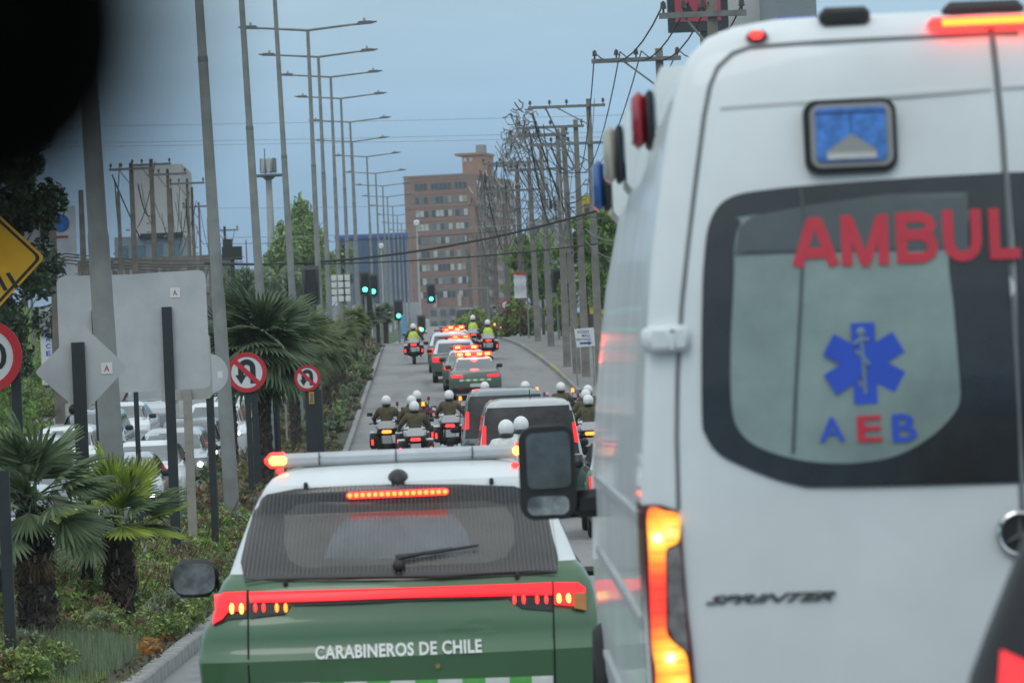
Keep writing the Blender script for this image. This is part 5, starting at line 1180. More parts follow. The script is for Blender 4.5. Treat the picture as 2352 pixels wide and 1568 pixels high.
# big panel seen from the back, two posts
d_ = 53.0; t, z, f = signbase('road_sign', 'big rounded sign panel seen from its bare back on black posts, behind the small diamond', 305, 765, d_)
pts = [f(*p) for p in ((130, 650), (133, 641), (145, 634), (300, 630), (455, 620), (467, 623), (472, 635), (478, 760), (484, 870), (482, 886), (470, 891), (310, 900), (160, 914), (146, 908), (140, 895))]
mb = MB(); plate(mb, pts[::-1], -.008, .012); pb = mb.build('panel', M_alback, t, angle=20)
for X, w in ((222, .122), (383, .125)):
    a_ = f(X, 705 if X > 300 else 712); mb = MB(); mb.box((a_[0], -.05, (a_[1] - .3) / 2), (w, .06, a_[1] + .3)); mb.build('post', M_post, t)
a_, b_ = f(391, 684), f(413, 660); st = MB(); st.box(((a_[0] + b_[0]) / 2, -.012, (a_[1] + b_[1]) / 2), (b_[0] - a_[0], .006, b_[1] - a_[1])); stt = st.build('sticker', M_signw, pb)
text_part('A', (a_[0] + .035, b_[0] - .035, a_[1] + .03, b_[1] - .03), lambda x, zz: -.015, .002, mat('faded_red_print', (.45, .09, .06), .6, var=.1), 'sticker_print', pb, bold=.02)
# small diamond back in front
d_ = 43.6; t, z, f = signbase('road_sign', 'small diamond sign seen from its bare back, overlapping the big panel', 187, 846, d_)
pts = [f(*p) for p in ((185, 748), (192, 748), (286, 836), (290, 843), (286, 850), (198, 944), (190, 947), (182, 944), (87, 862), (82, 855), (86, 848))]
mb = MB(); plate(mb, pts[::-1], -.008, .010); pb = mb.build('panel', M_alback, t)
a_ = f(184, 786); mb = MB(); mb.box((a_[0] - .02, -.05, (a_[1] - .3) / 2), (.135, .06, a_[1] + .3)); mb.build('post', M_post, t)
a_, b_ = f(233, 859), f(258, 832); st = MB(); st.box(((a_[0] + b_[0]) / 2, -.012, (a_[1] + b_[1]) / 2), (b_[0] - a_[0], .006, b_[1] - a_[1])); st.build('sticker', M_signw, pb)
text_part('A', (a_[0] + .03, b_[0] - .03, a_[1] + .025, b_[1] - .025), lambda x, zz: -.015, .002, MATS['faded_red_print'], 'sticker_print', pb, bold=.02)
mb = MB(); c_ = f(168, 940); mb.sph((c_[0], 0, c_[1]), (.05, .05, .055)); mb.build('post_bolt', M_black, t)
# grey panel behind the big one, bone-coloured and black posts, and the round back
d_ = 60.0; t, z, f = signbase('road_sign', 'second bare-backed sign panel showing right below the big one', 420, 850, d_)
pts = [f(*p) for p in ((360, 780), (482, 770), (489, 905), (482, 915), (372, 922))]
mb = MB(); plate(mb, pts[::-1], -.008, .010); mb.build('panel', mat('duller_aluminium', (.36, .355, .33), .6, var=.06), t)
for X, m_, w in ((430, M_bone, .125), (481, M_post, .10)):
    a_ = f(X, 895 if m_ is M_bone else 912); mb = MB(); mb.box((a_[0], -.05 if m_ is M_bone else .05, (a_[1] - .3) / 2), (w, .06, a_[1] + .3)); mb.build('post', m_, t)
d_ = 66.0; t, z, f = signbase('road_sign', 'round sign seen from its bare back behind the right edge of the big panel', 478, 858, d_)
mb = MB(); plate(mb, circ(0, z, 46 * d_ / FPX)); pb = mb.build('disc', M_alback, t); post(t, 0.02, -.2, z, .1, M_post)
a_, b_ = f(500, 868), f(511, 852); st = MB(); st.box(((a_[0] + b_[0]) / 2, -.014, (a_[1] + b_[1]) / 2), (b_[0] - a_[0], .006, b_[1] - a_[1])); st.build('sticker', M_signw, pb)
# slim dark posts standing between
for X, Ytop, dd, w, lb_ in ((312, 900, 62, .07, 'slim black post behind the nearest street lamp'), (8, 1080, 34, .09, 'black post cut by the left edge beside the nearest fan palm'), (635, 905, 100, .12, 'dark post right of the big palm trunk'), (655, 905, 108, .05, 'slim pale post beside the dark post near the big palm'), (668, 880, 112, .10, 'dark post with a small box near the big palm')):
    p = Wp(X, Ytop, dd); h = p.z - G(dd) - .1; mb = MB(); mb.box((0, 0, h / 2 - .15), (w, .06, h + .3)); o = mb.build('sign_post', M_bone if 'pale' in lb_ else M_post, label=lb_, cat='post'); o.location = (p.x, dd, G(dd) + .1)
# direction board on the right pavement
d_ = 149.0; t, z, f = signbase('direction_board', 'white board with blue lettering and arrow fixed between the right-hand poles', 1341, 776, d_, 'sign')
pts = [f(*p) for p in ((1318, 756), (1363, 752), (1366, 794), (1324, 798))]
t.location.y -= .3
mb = MB(); plate(mb, pts[::-1], -.01, .01); pb = mb.build('board', M_signw, t)
mb_ = mat('sign_blue', (.03, .06, .28), .5, var=.1)
for s_, (X0, Y0, X1, Y1) in (('ACCESO', (1325, 766, 1352, 758)), ('MALL', (1336, 774, 1356, 767)), ('PEATONAL', (1324, 783, 1358, 776))):
    a_, b_ = f(X0, Y0), f(X1, Y1); text_part(s_, (a_[0], b_[0], a_[1], b_[1]), lambda x, zz: -.01, .006, mb_, 'lettering', pb, bold=.01)
a_, b_ = f(1331, 790), f(1357, 786); zc_ = (a_[1] + b_[1]) / 2; mb = MB()
mb.prism([(a_[0], zc_ - .035), (b_[0] - .1, zc_ - .035), (b_[0] - .1, zc_ - .08), (b_[0] + .03, zc_), (b_[0] - .1, zc_ + .08), (b_[0] - .1, zc_ + .035), (a_[0], zc_ + .035)], -.018, -.01); mb.build('arrow', mb_, pb)
for s in (-.3, .3): post(t, s, -.2, pts[0][1], .05, M_galv)

# ================================================================== TRAFFIC LIGHTS
def tlight(X, Y, d, label, lit=True, polex=None, arm=False, back=False):
    p = Wp(X, Y, d); t = thing('traffic_light', label, 'traffic light', (p.x, d, G(d)), 0, 'traffic lights at the crossing'); z = p.z - G(d)
    mb = MB(); mb.box((0, 0, z), (.40, .26, 1.02), bev=.04); bd = mb.build('housing', M_black, t)
    mb = MB(); mb.box((0, .02, z), (.54, .02, 1.18), bev=.01); mb.build('backing_board', mat('grey_backing_board', (.10, .11, .115), .6, var=.1), bd)
    for k, zz in enumerate((z + .32, z, z - .32)):
        if back: break
        mb = MB(); mb.cyl((0, -.14, zz), (0, -.155, zz), .125, n=16); mb.build('lens', M_grn if (k == 2 and lit) else mat('dead_lens', (.02, .02, .02), .3, var=.1), bd)
        mb = MB(); mb.tube([(.14 * math.cos(a), -.15, zz + .14 * math.sin(a)) for a in [PI * q / 8 for q in range(9)]], .012, n=4); mb.build('hood', M_black, bd)
    px = polex if polex is not None else 0.0
    mb = MB(); mb.cyl((px, .18, -.2), (px, .18, z + .3), .07, .06, n=10); 
    if px: mb.cyl((px, .18, z + .2), (0, .18, z + .2), .04, n=8)
    mb.build('pole', M_galv, t); return t
tlight(838, 650, 206, 'green traffic light, left of the overlapping pair')
tlight(857, 655, 214, 'green traffic light, right of the overlapping pair')
tlight(915, 712, 236, 'lowest green traffic light, beside the blue panel')
tlight(990, 674, 250, 'green traffic light hung on a gantry arm before the brick building', polex=3.4)
tlight(968, 745, 262, 'small green traffic light behind the lone motorcycle rider')
tlight(843, 690, 209, 'dark unlit signal head under the overlapping green pair', lit=False)
tlight(714, 655, 128, 'big dark signal head left of the white lamp grid', lit=False, back=True)
tlight(1279, 645, 206, 'dark signal head facing away on the right-hand side', lit=False, back=True)
# lamp grid board
p = Wp(783, 663, 150); t = thing('panel_grid', 'grid of white square plates beside the dark signal head in the median', 'sign', (p.x, 150, G(150) + .1)); z = p.z - G(150) - .1
mb = MB(); mb.box((0, .05, z / 2), (.08, .08, z + .9)); mb.build('frame', M_galv, t)
for i in range(3):
    for j in range(4):
        mb = MB(); mb.box((-.24 + i * .24, -.01, z - .36 + j * .25), (.185, .04, .20), bev=.01); mb.build('plate', M_signw, t)
# small no-entry sign, blue panel, white banner, red round sign
t, z, f = signbase('road_sign', 'small red-rimmed round sign at the right kerb by the bystanders', 1161, 700, 232); mb = MB(); plate(mb, circ(0, z, .27)); dd_ = mb.build('disc', M_signw, t); mb = MB(); annulus(mb, 0, z, .19, .28, -.02, .012); mb.build('red_rim', M_signr, dd_); post(t, 0, -.1, z, .06, M_galv)
t, z, f = signbase('road_sign', 'tiny red-rimmed sign behind the paired green traffic lights', 851, 703, 216); mb = MB(); plate(mb, circ(0, z, .22)); dd_ = mb.build('disc', M_signw, t); mb = MB(); annulus(mb, 0, z, .14, .23, -.02, .012); mb.build('red_rim', M_signr, dd_); post(t, 0, -.1, z, .05, M_galv)
p = Wp(928, 750, 232); t = thing('advertising_panel', 'pale blue upright panel under the lowest green traffic light', 'sign', (p.x, 232, G(232))); mb = MB(); mb.box((0, 0, p.z - G(232)), (.30, .08, 1.3), bev=.02); mb.build('panel', mat('pale_blue_panel', (.16, .34, .55), .5, var=.2, scale=4), t); mb = MB(); mb.box((0, .02, .3), (.08, .05, .8)); mb.build('foot', M_galv, t)
p = Wp(1194, 655, 212); t = thing('hanging_banner', 'white banner with red top edge hanging on a right-hand pole', 'banner', (p.x, 212, G(212))); z = p.z - G(212)
mb = MB(); n = 8; vs = []
for i in range(n + 1):
    for x in (-.30, .32): vs.append((x * (1 - .06 * math.sin(i * 2.1)), .05 * math.sin(i * 1.3 + x * 3), z + .55 - i * .15))
    for x in (.32, -.30): vs.append((x * (1 - .06 * math.sin(i * 2.1)), .02 + .05 * math.sin(i * 1.3 + x * 3), z + .55 - i * .15))
mb.add(vs, [(4 * i + a, 4 * i + (a + 1) % 4, 4 * i + 4 + (a + 1) % 4, 4 * i + 4 + a) for i in range(n) for a in range(4)]); bn = mb.build('cloth', mat('banner_white', (.6, .6, .62), .8, var=.12, scale=5), t)
mb = MB(); mb.box((0, 0, z + .58), (.66, .05, .10)); mb.build('red_edge', M_signr, bn); mb = MB(); mb.cyl((.36, .06, -.2), (.36, .06, z + .7), .04, n=8); mb.build('pole', M_galv, t)
# white totem and billboards on the left
p = Wp(105, 770, 150); t = thing('totem_sign', 'slim white totem with blue upright lettering behind the big panel', 'sign', (p.x, 150, G(150) + hx(p.x, 150))); z = p.z - t.location.z
mb = MB(); mb.box((0, 0, z - .4), (.40, .2, 2.8), bev=.03); tb_ = mb.build('board', M_signw, t); mb = MB(); mb.box((0, 0, .2), (.3, .15, max(.3, z - 1.4))); mb.build('foot', M_galv, t)
for k, ch in enumerate('SPACE'): text_part(ch, (-.0, .16, z + .3 - k * .26, z + .48 - k * .26), lambda x, zz: -.10, .012, M_blue, 'lettering', tb_)
d_ = 190.; t, z, f = signbase('billboard', 'tall white billboard with a blue globe left of the nearest street lamp', 144, 555, d_, 'billboard')
t.location.z = G(d_) + hx(t.location.x, d_); f = local_fn(Matrix.Translation(t.location)); a_, b_ = f(118, 640), f(172, 472)
mb = MB(); mb.box(((a_[0] + b_[0]) / 2, 0, (a_[1] + b_[1]) / 2), (b_[0] - a_[0], .15, b_[1] - a_[1])); bb = mb.build('panel', mat('billboard_white', (.45, .46, .52), .6, var=.12, scale=1.5), t)
c_ = f(142, 512); mb = MB(); mb.cyl((c_[0] - .05, -.076, c_[1]), (c_[0] - .05, -.10, c_[1]), .40, n=28); mb.build('globe', mat('globe_blue', (.015, .06, .30), .4, var=.0, scale=2.5, col2=(.03, .22, .60)), bb)
mb = MB(); mb.box((c_[0] - .05, -.09, c_[1] - .62), (.62, .02, .10)); mb.build('red_caption_bar', mat('dull_red_print', (.28, .05, .07), .6, var=.3, scale=20), bb)
post(t, (a_[0] + b_[0]) / 2, -.3, a_[1] + .2, .2, M_galv, y=.15)
d_ = 175.; p = Wp(65, 520, d_); t = thing('light_box', 'pale box sign half lost in the dark tree on the left', 'sign', (p.x, d_, G(d_) + hx(p.x, d_))); z = p.z - t.location.z
mb = MB(); mb.box((0, 0, z), (.95, .3, 1.5), bev=.06); mb.build('box', mat('box_sign_grey', (.30, .31, .34), .5, var=.1), t); post(t, 0, -.2, z, .12, M_galv, y=.2)
mb = MB(); mb.box((0, -.05, z - 1.15), (.85, .1, .10)); mb.build('pale_strip', mat('white_strip', (.7, .7, .7), .5, var=.1), t)  # plain white strip under the box
d_ = 260.; p = Wp(533, 582, d_); t = thing('billboard', 'black billboard seen from behind, right of the second street lamp', 'billboard', (p.x, d_, G(d_))); z = p.z - G(d_)
mb = MB(); mb.box((0, 0, z), (1.25, .3, .85)); mb.box((-.25, 0, z + .65), (.6, .3, .5)); mb.box((-.4, 0, z + 1.2), (.15, .2, 1.0)); mb.build('board', M_black, t); post(t, 0, -.2, z, .25, M_black, y=.2)
# red billboard top right
d_ = 168.; p = Wp(1601, 22, d_); t = thing('billboard', 'red billboard with a black border above the ambulance roof', 'billboard', (p.x, d_, G(d_))); f = local_fn(Matrix.Translation(t.location))
a_, b_ = f(1535, 76), f(1668, -60); cx_, cz_ = (a_[0] + b_[0]) / 2, (a_[1] + b_[1]) / 2; w_, h_ = b_[0] - a_[0], b_[1] - a_[1]
mb = MB(); mb.box((cx_, 0, cz_), (w_, .35, h_)); bb = mb.build('board', mat('navy_black_frame', (.028, .035, .045), .6, var=.1), t)
mb = MB(); mb.box((cx_, -.19, cz_ + .10), (w_ * .76, .04, h_ * .74)); pa_ = mb.build('red_panel', mat('faded_red_panel', (.42, .055, .085), .6, var=.12, scale=1.2), bb)
mb = MB()
for q in (-.38, .12): mb.prism([(cx_ + q - .17, cz_ - .36), (cx_ + q + .17, cz_ - .36), (cx_ + q, cz_ + .10)], -.22, -.21)
mb.build('dark_triangle', M_signk, pa_)
post(t, cx_ + .3, -.3, a_[1] + .3, .45, M_galv, y=.3)

# ================================================================== MOBILE PHONE MAST
d_ = 330.; p = Wp(617, 405, d_); t = thing('phone_mast', 'pale mobile phone mast with antenna panels behind the street lamps', 'mast', (p.x, d_, G(d_))); z = p.z - G(d_)
mb = MB(); mb.tube([(0, 0, -.3), (0, 0, z)], [.42, .24], n=14); mb.build('mast_tube', mat('mast_white', (.42, .43, .43), .6, var=.08), t)
mb = MB(); mb.cyl((0, 0, z), (0, 0, z + .12), 1.45, n=16); mb.cyl((0, 0, z - .3), (0, 0, z), .25, .6, n=12); mb.build('platform', mat('mast_steel', (.16, .17, .18), .6, var=.1), t)
for k in range(7):
    a = 2 * PI * k / 7 + .3; mb = MB(); mb.box((.55 * math.cos(a), .55 * math.sin(a), z + .85), (.34, .2, 1.15), bev=.05, rot=Matrix.Rotation(a + PI / 2, 3, 'Z')); mb.build('antenna_panel', MATS['mast_white'] if k % 3 else MATS['mast_steel'], t)
mb = MB(); mb.cyl((-.25, 0, z), (-.25, 0, z + 2.2), .05, n=6); mb.build('lightning_rod', MATS['mast_steel'], t)
# white lamp posts near the brick building
for X, Yt, dd, lb_ in ((957, 518, 300, 'slim white lamp post in front of the brick building'), (875, 570, 330, 'slim pale lamp post in front of the blue building')):
    p = Wp(X, Yt, dd); h = p.z - G(dd); t = thing('lamp_post', lb_, 'lamp post', (p.x, dd, G(dd))); mb = MB(); mb.tube([(0, 0, -.2), (0, 0, h)], [.11, .06], n=8); mb.build('pole', mat('pale_pole', (.42, .43, .43), .6, var=.05), t)
    mb = MB(); mb.box((0, 0, h + .15), (.42, .3, .5), bev=.1); mb.build('lamp_head', M_signw, t)
# ================================================================== BUILDINGS
M_brick = mat('brick_red', (0.27, 0.15, 0.115), 0.9, var=.12, scale=1.2, bump=.1)
M_brick2 = mat('brick_orange', (0.37, 0.19, 0.13), 0.9, var=.10, scale=1.2)
M_pane = [mat('pane_dark', (.035, .045, .055), .12, var=.3, scale=1), mat('pane_grey', (.14, .16, .17), .2, var=.3, scale=1), mat('pane_curtain', (.48, .48, .46), .5, var=.15, scale=1), mat('pane_beige', (.30, .28, .23), .5, var=.15, scale=1)]
d_ = 828.; pc = Wp(1106, 735, d_); bz = G(d_) - 1
b = thing('apartment_building', 'brick-red ten-storey tower block with an orange penthouse at the end of the road', 'building', (pc.x, d_, bz), -R(14))
Wd, Dp, Ht = 14.7, 34.0, 29.2         # front face runs from x = -Wd to 0, side face goes back along y
def wallf(name, x0, x1, y0, y1, z0, z1, m): mb = MB(); mb.box(((x0 + x1) / 2, (y0 + y1) / 2, (z0 + z1) / 2), (x1 - x0, y1 - y0, z1 - z0)); return mb.build(name, m, b)
wallf('wall', -Wd, 0, 0, Dp, 0, Ht, M_brick)
fh = 2.69
top = Ht - 1.35
ncol = ((.147, .326, 3), (.372, .659, 5), (.702, .876, 3))
for r_ in range(9):
    zt = top - r_ * fh
    for a_, b_, n in ncol:
        x0, x1 = -Wd + a_ * Wd, -Wd + b_ * Wd
        mb = MB(); mb.box(((x0 + x1) / 2, -.02, zt - .62), (x1 - x0 + .1, .14, 1.40)); w_ = mb.build('window', mat('window_frame_grey', (.16, .15, .14), .6, var=.1), b)
        blind = rnd.random()
        for k in range(n):
            pw = (x1 - x0) / n; q = rnd.random(); mi = 0 if r_ == 0 else (2 if q < .26 else (3 if q < .36 else (1 if q < .6 else 0)))
            mb = MB(); mb.box((x0 + pw * (k + .5), -.10, zt - .62), (pw - .12, .04, 1.22)); mb.build('pane', M_pane[mi], w_)
    mb = MB(); mb.box((-Wd / 2, -.03, zt + .55), (Wd, .08, .10)); mb.build('floor_band', mat('brick_band', (.20, .125, .10), .9, var=.1), b)
    for y0, y1, n in ((2.2, 4.4, 1), (6, 10.5, 3), (13, 17, 2), (21, 26, 3), (29, 32, 2)):
        mb = MB(); mb.box((.02, (y0 + y1) / 2, zt - .62), (.14, y1 - y0 + .1, 1.35)); w_ = mb.build('window', MATS['window_frame_grey'], b)
        for k in range(n):
            pw = (y1 - y0) / n; mb = MB(); mb.box((.10, y0 + pw * (k + .5), zt - .62), (.04, pw - .15, 1.2)); mb.build('pane', M_pane[rnd.choice((0, 1, 1, 2, 3))], w_)
    mb = MB(); mb.box((.6, 12, zt - 1.35), (1.2, 7, .15)); mb.box((1.15, 12, zt - .9), (.08, 7, .8)); mb.build('balcony', mat('balcony_beige', (.36, .30, .25), .8, var=.1), b)
wallf('penthouse', -3.3, 3.2 - 2.2, 3, 12, Ht, Ht + 4.0, M_brick2); wallf('roof_slab', -4.7, 1.2, 2.6, 12.4, Ht + 4.0, Ht + 4.45, M_brick2)
for x in (-2.7, -1.5): mb = MB(); mb.box((x, 2.95, Ht + 3.1), (.6, .15, .8)); mb.build('window', M_pane[2], b)
wallf('water_tank', -.9, .6, 5, 8, Ht + 4.45, Ht + 6.1, mat('tank_grey', (.26, .29, .29), .7, var=.15))
wallf('parapet', -Wd - .1, .1, -.1, .3, Ht, Ht + .35, mat('parapet_grey', (.28, .22, .20), .9, var=.1))
wallf('column', -4.4, -3.7, -1.2, -.6, 0, 5.6, mat('column_beige', (.42, .38, .32), .8, var=.1))
wallf('column', -9.4, -8.7, -1.2, -.6, 0, 5.6, MATS['column_beige'])
def simple_building(name, label, X0, X1, Yt, d, depth, m, rows=0, cols=0, rz=0.0, wm=None, base=None, ww=.6, wh=.55, cat='building', cap=None):
    p0, p1 = Wp(X0, Yt, d), Wp(X1, Yt, d); z0 = (G(d) if base is None else base) - .5; t = thing(name, label, cat, (p0.x, d, z0), rz); w = p1.x - p0.x; h = p0.z - z0
    mb = MB(); mb.box((w / 2, depth / 2, h / 2), (w, depth, h)); mb.build('wall', m, t)
    for i in range(rows):
        for j in range(cols):
            cw, ch = w / cols, h / rows
            mb = MB(); mb.box((cw * (j + .5), -.02, ch * (i + .5)), (cw * ww, .12, ch * wh)); q = mb.build('window', wm or M_pane[1], t)
    if cap: mb = MB(); mb.box((w / 2, depth / 2 - .1, h + .15), (w + .2, depth + .3, .5)); mb.build('roof_edge', cap, t)
    return t, w, h
t, w, h = simple_building('office_building', 'dark blue glass office block left of the brick tower', 770, 934, 548, 620, 20, mat('blue_cladding', (.05, .08, .13), .35, var=.15, scale=.3), cap=mat('blue_roof_edge', (.03, .10, .42), .4, var=.1))
for k in range(13):
    mb = MB(); mb.box((w * (k + .5) / 13, -.05, h * .5 + 1.2), (w / 13 - .16, .10, h - 3.2)); mb.build('glass_panel', mat(('blue_glass_a', 'blue_glass_b', 'blue_glass_c')[(k // 2) % 3], ((.03, .07, .15), (.14, .18, .22), (.05, .10, .19))[(k // 2) % 3], .15, var=.15, scale=.4), t)
mb = MB(); mb.box((w * .5, -.3, 1.6), (w + 3, .5, 4.4)); mb.build('plinth', mat('plinth_grey', (.32, .33, .33), .8, var=.15, scale=.4), t)
simple_building('office_building', 'pale plain-walled block behind the brown poles on the left', 296, 416, 381, 330, 14, mat('pale_wall', (.50, .495, .49), .85, var=.05), base=G(330))
t, w, h = simple_building('shop_building', 'low glazed shopfront under the pale block on the left', 262, 420, 545, 318, 8, mat('shop_grey', (.22, .26, .30), .6, var=.15), rows=3, cols=4, wm=mat('shop_glass', (.10, .18, .24), .15, var=.3, scale=.5), base=G(318))
mb = MB(); mb.box((w / 2 + 1, -.3, h), (w - 2, .3, .35)); mb.build('awning_edge', M_black, t)
simple_building('warehouse', 'long brown-grey low wall of buildings behind the left-hand poles', 120, 520, 600, 300, 10, mat('brown_wall', (.15, .135, .12), .9, var=.35, scale=.8), rows=2, cols=14, wm=mat('mottled_window', (.24, .24, .24), .6, var=.5, scale=1), base=G(300) + .2)
simple_building('yellow_shop', 'bright yellow building between the right-hand poles and the ambulance', 1334, 1430, 450, 262, 10, mat('yellow_wall', (.52, .40, .02), .8, var=.08, scale=.5), rows=4, cols=3, wm=mat('dark_opening', (.06, .05, .04), .6, var=.2), base=G(262))
simple_building('grey_building', 'low grey building seen between the right-hand poles', 1215, 1310, 503, 420, 12, mat('light_grey_wall', (.30, .30, .30), .85, var=.08), rows=4, cols=3, wm=M_pane[1], base=G(420))
simple_building('white_building', 'whitish facade above the ambulance roof, right of the red billboard', 1662, 1786, -60, 215, 12, mat('off_white_wall', (.50, .51, .52), .85, var=.04), base=G(215))
t, w, h = simple_building('shop_building', 'grey-blue facade with a blue sign band above the ambulance roof', 1780, 1872, -60, 205, 12, mat('grey_blue_wall', (.25, .28, .29), .8, var=.06), base=G(205))
f = local_fn(Matrix.Translation(t.location)); a_ = f(1800, 45)
mb = MB(); mb.box((w / 2, -.1, a_[1]), (w, .2, .22)); mb.build('sign_band', M_blue, t)
for k in range(7): mb = MB(); mb.box((.3 + k * .26, -.1, a_[1] - .30), (.16, .12, .22)); mb.build('yellow_letter_block', M_signy, t)
simple_building('low_building', 'low grey-green building by the crossing under the brick tower', 985, 1180, 706, 560, 14, mat('weathered_wall', (.24, .24, .23), .9, var=.3, scale=.5), rows=2, cols=9, wm=mat('shop_dark', (.09, .10, .11), .4, var=.4, scale=.5), base=G(560))
p = Wp(1074, 745, 330); mkcar('far_van', 'dark van beyond the crest behind the leading police cars', 'van', (p.x, 330, G(330)), 0, 'van', M_dark, lit=False)

# ================================================================== TREES AND BUSHES
rs = np.random.RandomState(5)
def leafcloud(name, C, size, mats, nrm_up=.3, aspect=1.6, smin=.6):
    """C: (n, 3) leaf centres; each leaf is a bent quad of two triangles"""
    n = len(C); d = rs.normal(size=(n, 3)); d /= np.linalg.norm(d, axis=1)[:, None]
    u = rs.normal(size=(n, 3)); u[:, 2] += nrm_up; u -= (u * d).sum(1)[:, None] * d; u /= np.linalg.norm(u, axis=1)[:, None]
    s = size * (smin + (1.5 - smin) * rs.rand(n))[:, None]
    a = C - d * s * aspect / 2; b = C + u * s / 2 * .7; c = C + d * s * aspect / 2; e = C - u * s / 2 * .7
    V = np.stack([a, b, c, e], 1).reshape(-1, 3); me = bpy.data.meshes.new(name)
    me.vertices.add(4 * n); me.vertices.foreach_set('co', V.ravel()); me.loops.add(4 * n); me.loops.foreach_set('vertex_index', np.arange(4 * n))
    me.polygons.add(n); me.polygons.foreach_set('loop_start', np.arange(0, 4 * n, 4)); me.polygons.foreach_set('loop_total', np.full(n, 4))
    for m in mats: me.materials.append(m)
    # clumps share a tone
    key = (np.sin(C[:, 0] * 7.1) + np.sin(C[:, 1] * 6.3 + 1) + np.sin(C[:, 2] * 8.7 + 2) + rs.normal(size=n) * .9); q = np.argsort(np.argsort(key)) / n
    me.polygons.foreach_set('material_index', np.minimum((q * len(mats)).astype(int), len(mats) - 1)); me.update(); return me
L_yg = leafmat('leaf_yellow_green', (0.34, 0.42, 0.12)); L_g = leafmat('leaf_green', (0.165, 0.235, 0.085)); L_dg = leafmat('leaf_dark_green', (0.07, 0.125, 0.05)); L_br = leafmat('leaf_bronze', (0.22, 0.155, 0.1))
L_fr = leafmat('leaf_fresh_green', (0.25, 0.4, 0.11)); L_gr = leafmat('leaf_grey_green', (.26, .32, .23)); L_or = leafmat('leaf_orange', (0.46, 0.22, 0.05)); L_pop = leafmat('poplar_leaf', (0.33, 0.45, 0.17)); L_blk = leafmat('leaf_blackish', (.028, .040, .022), trans=.1)
M_bark = mat('bark', (.09, .07, .055), .95, var=.3, scale=5, bump=.5)
def blobs(n, spec, gap=0.0):
    out = []
    tot = sum(s[4] for s in spec)
    for cx, cy, cz, r, w in spec:
        m = int(n * w / tot); p = rs.normal(size=(m, 3)); p /= np.linalg.norm(p, axis=1)[:, None]; p *= (rs.rand(m, 1) ** .45)
        r = r if isinstance(r, tuple) else (r, r, r); out.append(p * np.array(r) + np.array((cx, cy, cz)))
    return np.concatenate(out)
def tree(name, label, X, Yb, d, h, wdt, n, leaf, mats, shape='round', trunk=.18, group=None, base=None, cat='tree', bare=0):
    p = Wp(X, Yb, d); z0 = (G(d) + hx(p.x, d) if base is None else base); t = thing(name, label, cat, (p.x, d, z0), 0, group)
    rr = random.Random(int(X) + int(d)); spec = []
    if shape == 'poplar':
        for i in range(30):
            f_ = i / 29; z = h * (.18 + .80 * f_); r = wdt * .5 * (math.sin(PI * min(1, f_ * .9 + .12)) ** .8) * .62
            for q in range(3): a = rr.random() * 6.28; spec.append((math.cos(a) * r * .7, math.sin(a) * r * .7, z + rr.uniform(-.4, .4), (r * .55 + .2, r * .55 + .2, h * .05 + .3), r + .2))
    elif shape == 'bush':
        for i in range(14): a = rr.random() * 6.28; q = rr.random() ** .5; spec.append((math.cos(a) * wdt * .4 * q, math.sin(a) * wdt * .4 * q, h * rr.uniform(.2, .75) * (1.1 - q * .5), wdt * rr.uniform(.12, .24), 1))
    else:
        for i in range(22): a = rr.random() * 6.28; q = rr.random() ** .5; zz = rr.uniform(.35, .95); spec.append((math.cos(a) * wdt * .42 * q, math.sin(a) * wdt * .42 * q, h * zz, wdt * rr.uniform(.10, .20), 1))
    C = blobs(n, spec); C = C[C[:, 2] > .05]
    mb = MB(); mb.tube([(0, 0, -.3), (.05, 0, h * .3), (-.05, .05, h * .6), (0, 0, h * .88)], [trunk, trunk * .8, trunk * .5, trunk * .15], n=8)
    for i in range(9 + bare):
        a = rr.random() * 6.28; z = h * rr.uniform(.2, .7); l = wdt * rr.uniform(.25, .5); mb.tube([(0, 0, z), (math.cos(a) * l * .5, math.sin(a) * l * .5, z + l * .5), (math.cos(a) * l, math.sin(a) * l, z + l * 1.1)], [trunk * .35, trunk * .2, trunk * .06], n=5)
    mb.build('trunk', M_bark, t); link('crown', leafcloud('crown', C, leaf, mats), t); return t
tree('poplar_tree', 'tall fresh green poplar behind the third and fourth street lamps', 699, 700, 330, 11.3, 6.8, 13500, .25, [L_pop, L_fr, L_g, L_pop], 'poplar', group='green trees beyond the median', base=G(330))
tree('poplar_tree', 'shorter pointed green tree left of the tall poplar', 652, 700, 322, 9.0, 4.6, 7500, .28, [L_pop, L_g, L_pop], 'poplar', group='green trees beyond the median', base=G(322))
tree('poplar_tree', 'green tree right of the tall poplar, lower crown', 740, 700, 340, 7.6, 5.0, 6500, .28, [L_g, L_dg, L_pop], 'round', group='green trees beyond the median', base=G(340))
tree('bare_tree', 'half-bare greyish tree at the foot of the poplar', 665, 760, 300, 5.6, 4.6, 2600, .22, [L_gr, L_g], 'round', group='green trees beyond the median', base=G(300), bare=26)
tree('broadleaf_tree', 'olive tree behind the black billboard', 560, 700, 280, 5.4, 4.0, 4500, .25, [L_g, L_gr, L_dg], 'round', group='green trees beyond the median', base=G(280))
for i, (X, d, h, w) in enumerate(((5, 150, 8.2, 4.2), (60, 235, 12, 5.0), (-60, 120, 8, 5))):
    tree('dark_tree', 'dark dense tree on the left bank, %s from the camera' % ('second', 'farthest', 'nearest')[i], X, 760, d, h, w, 16000, .13, [L_blk, L_dg, L_blk, L_dg], 'round', group='dark trees on the left bank')
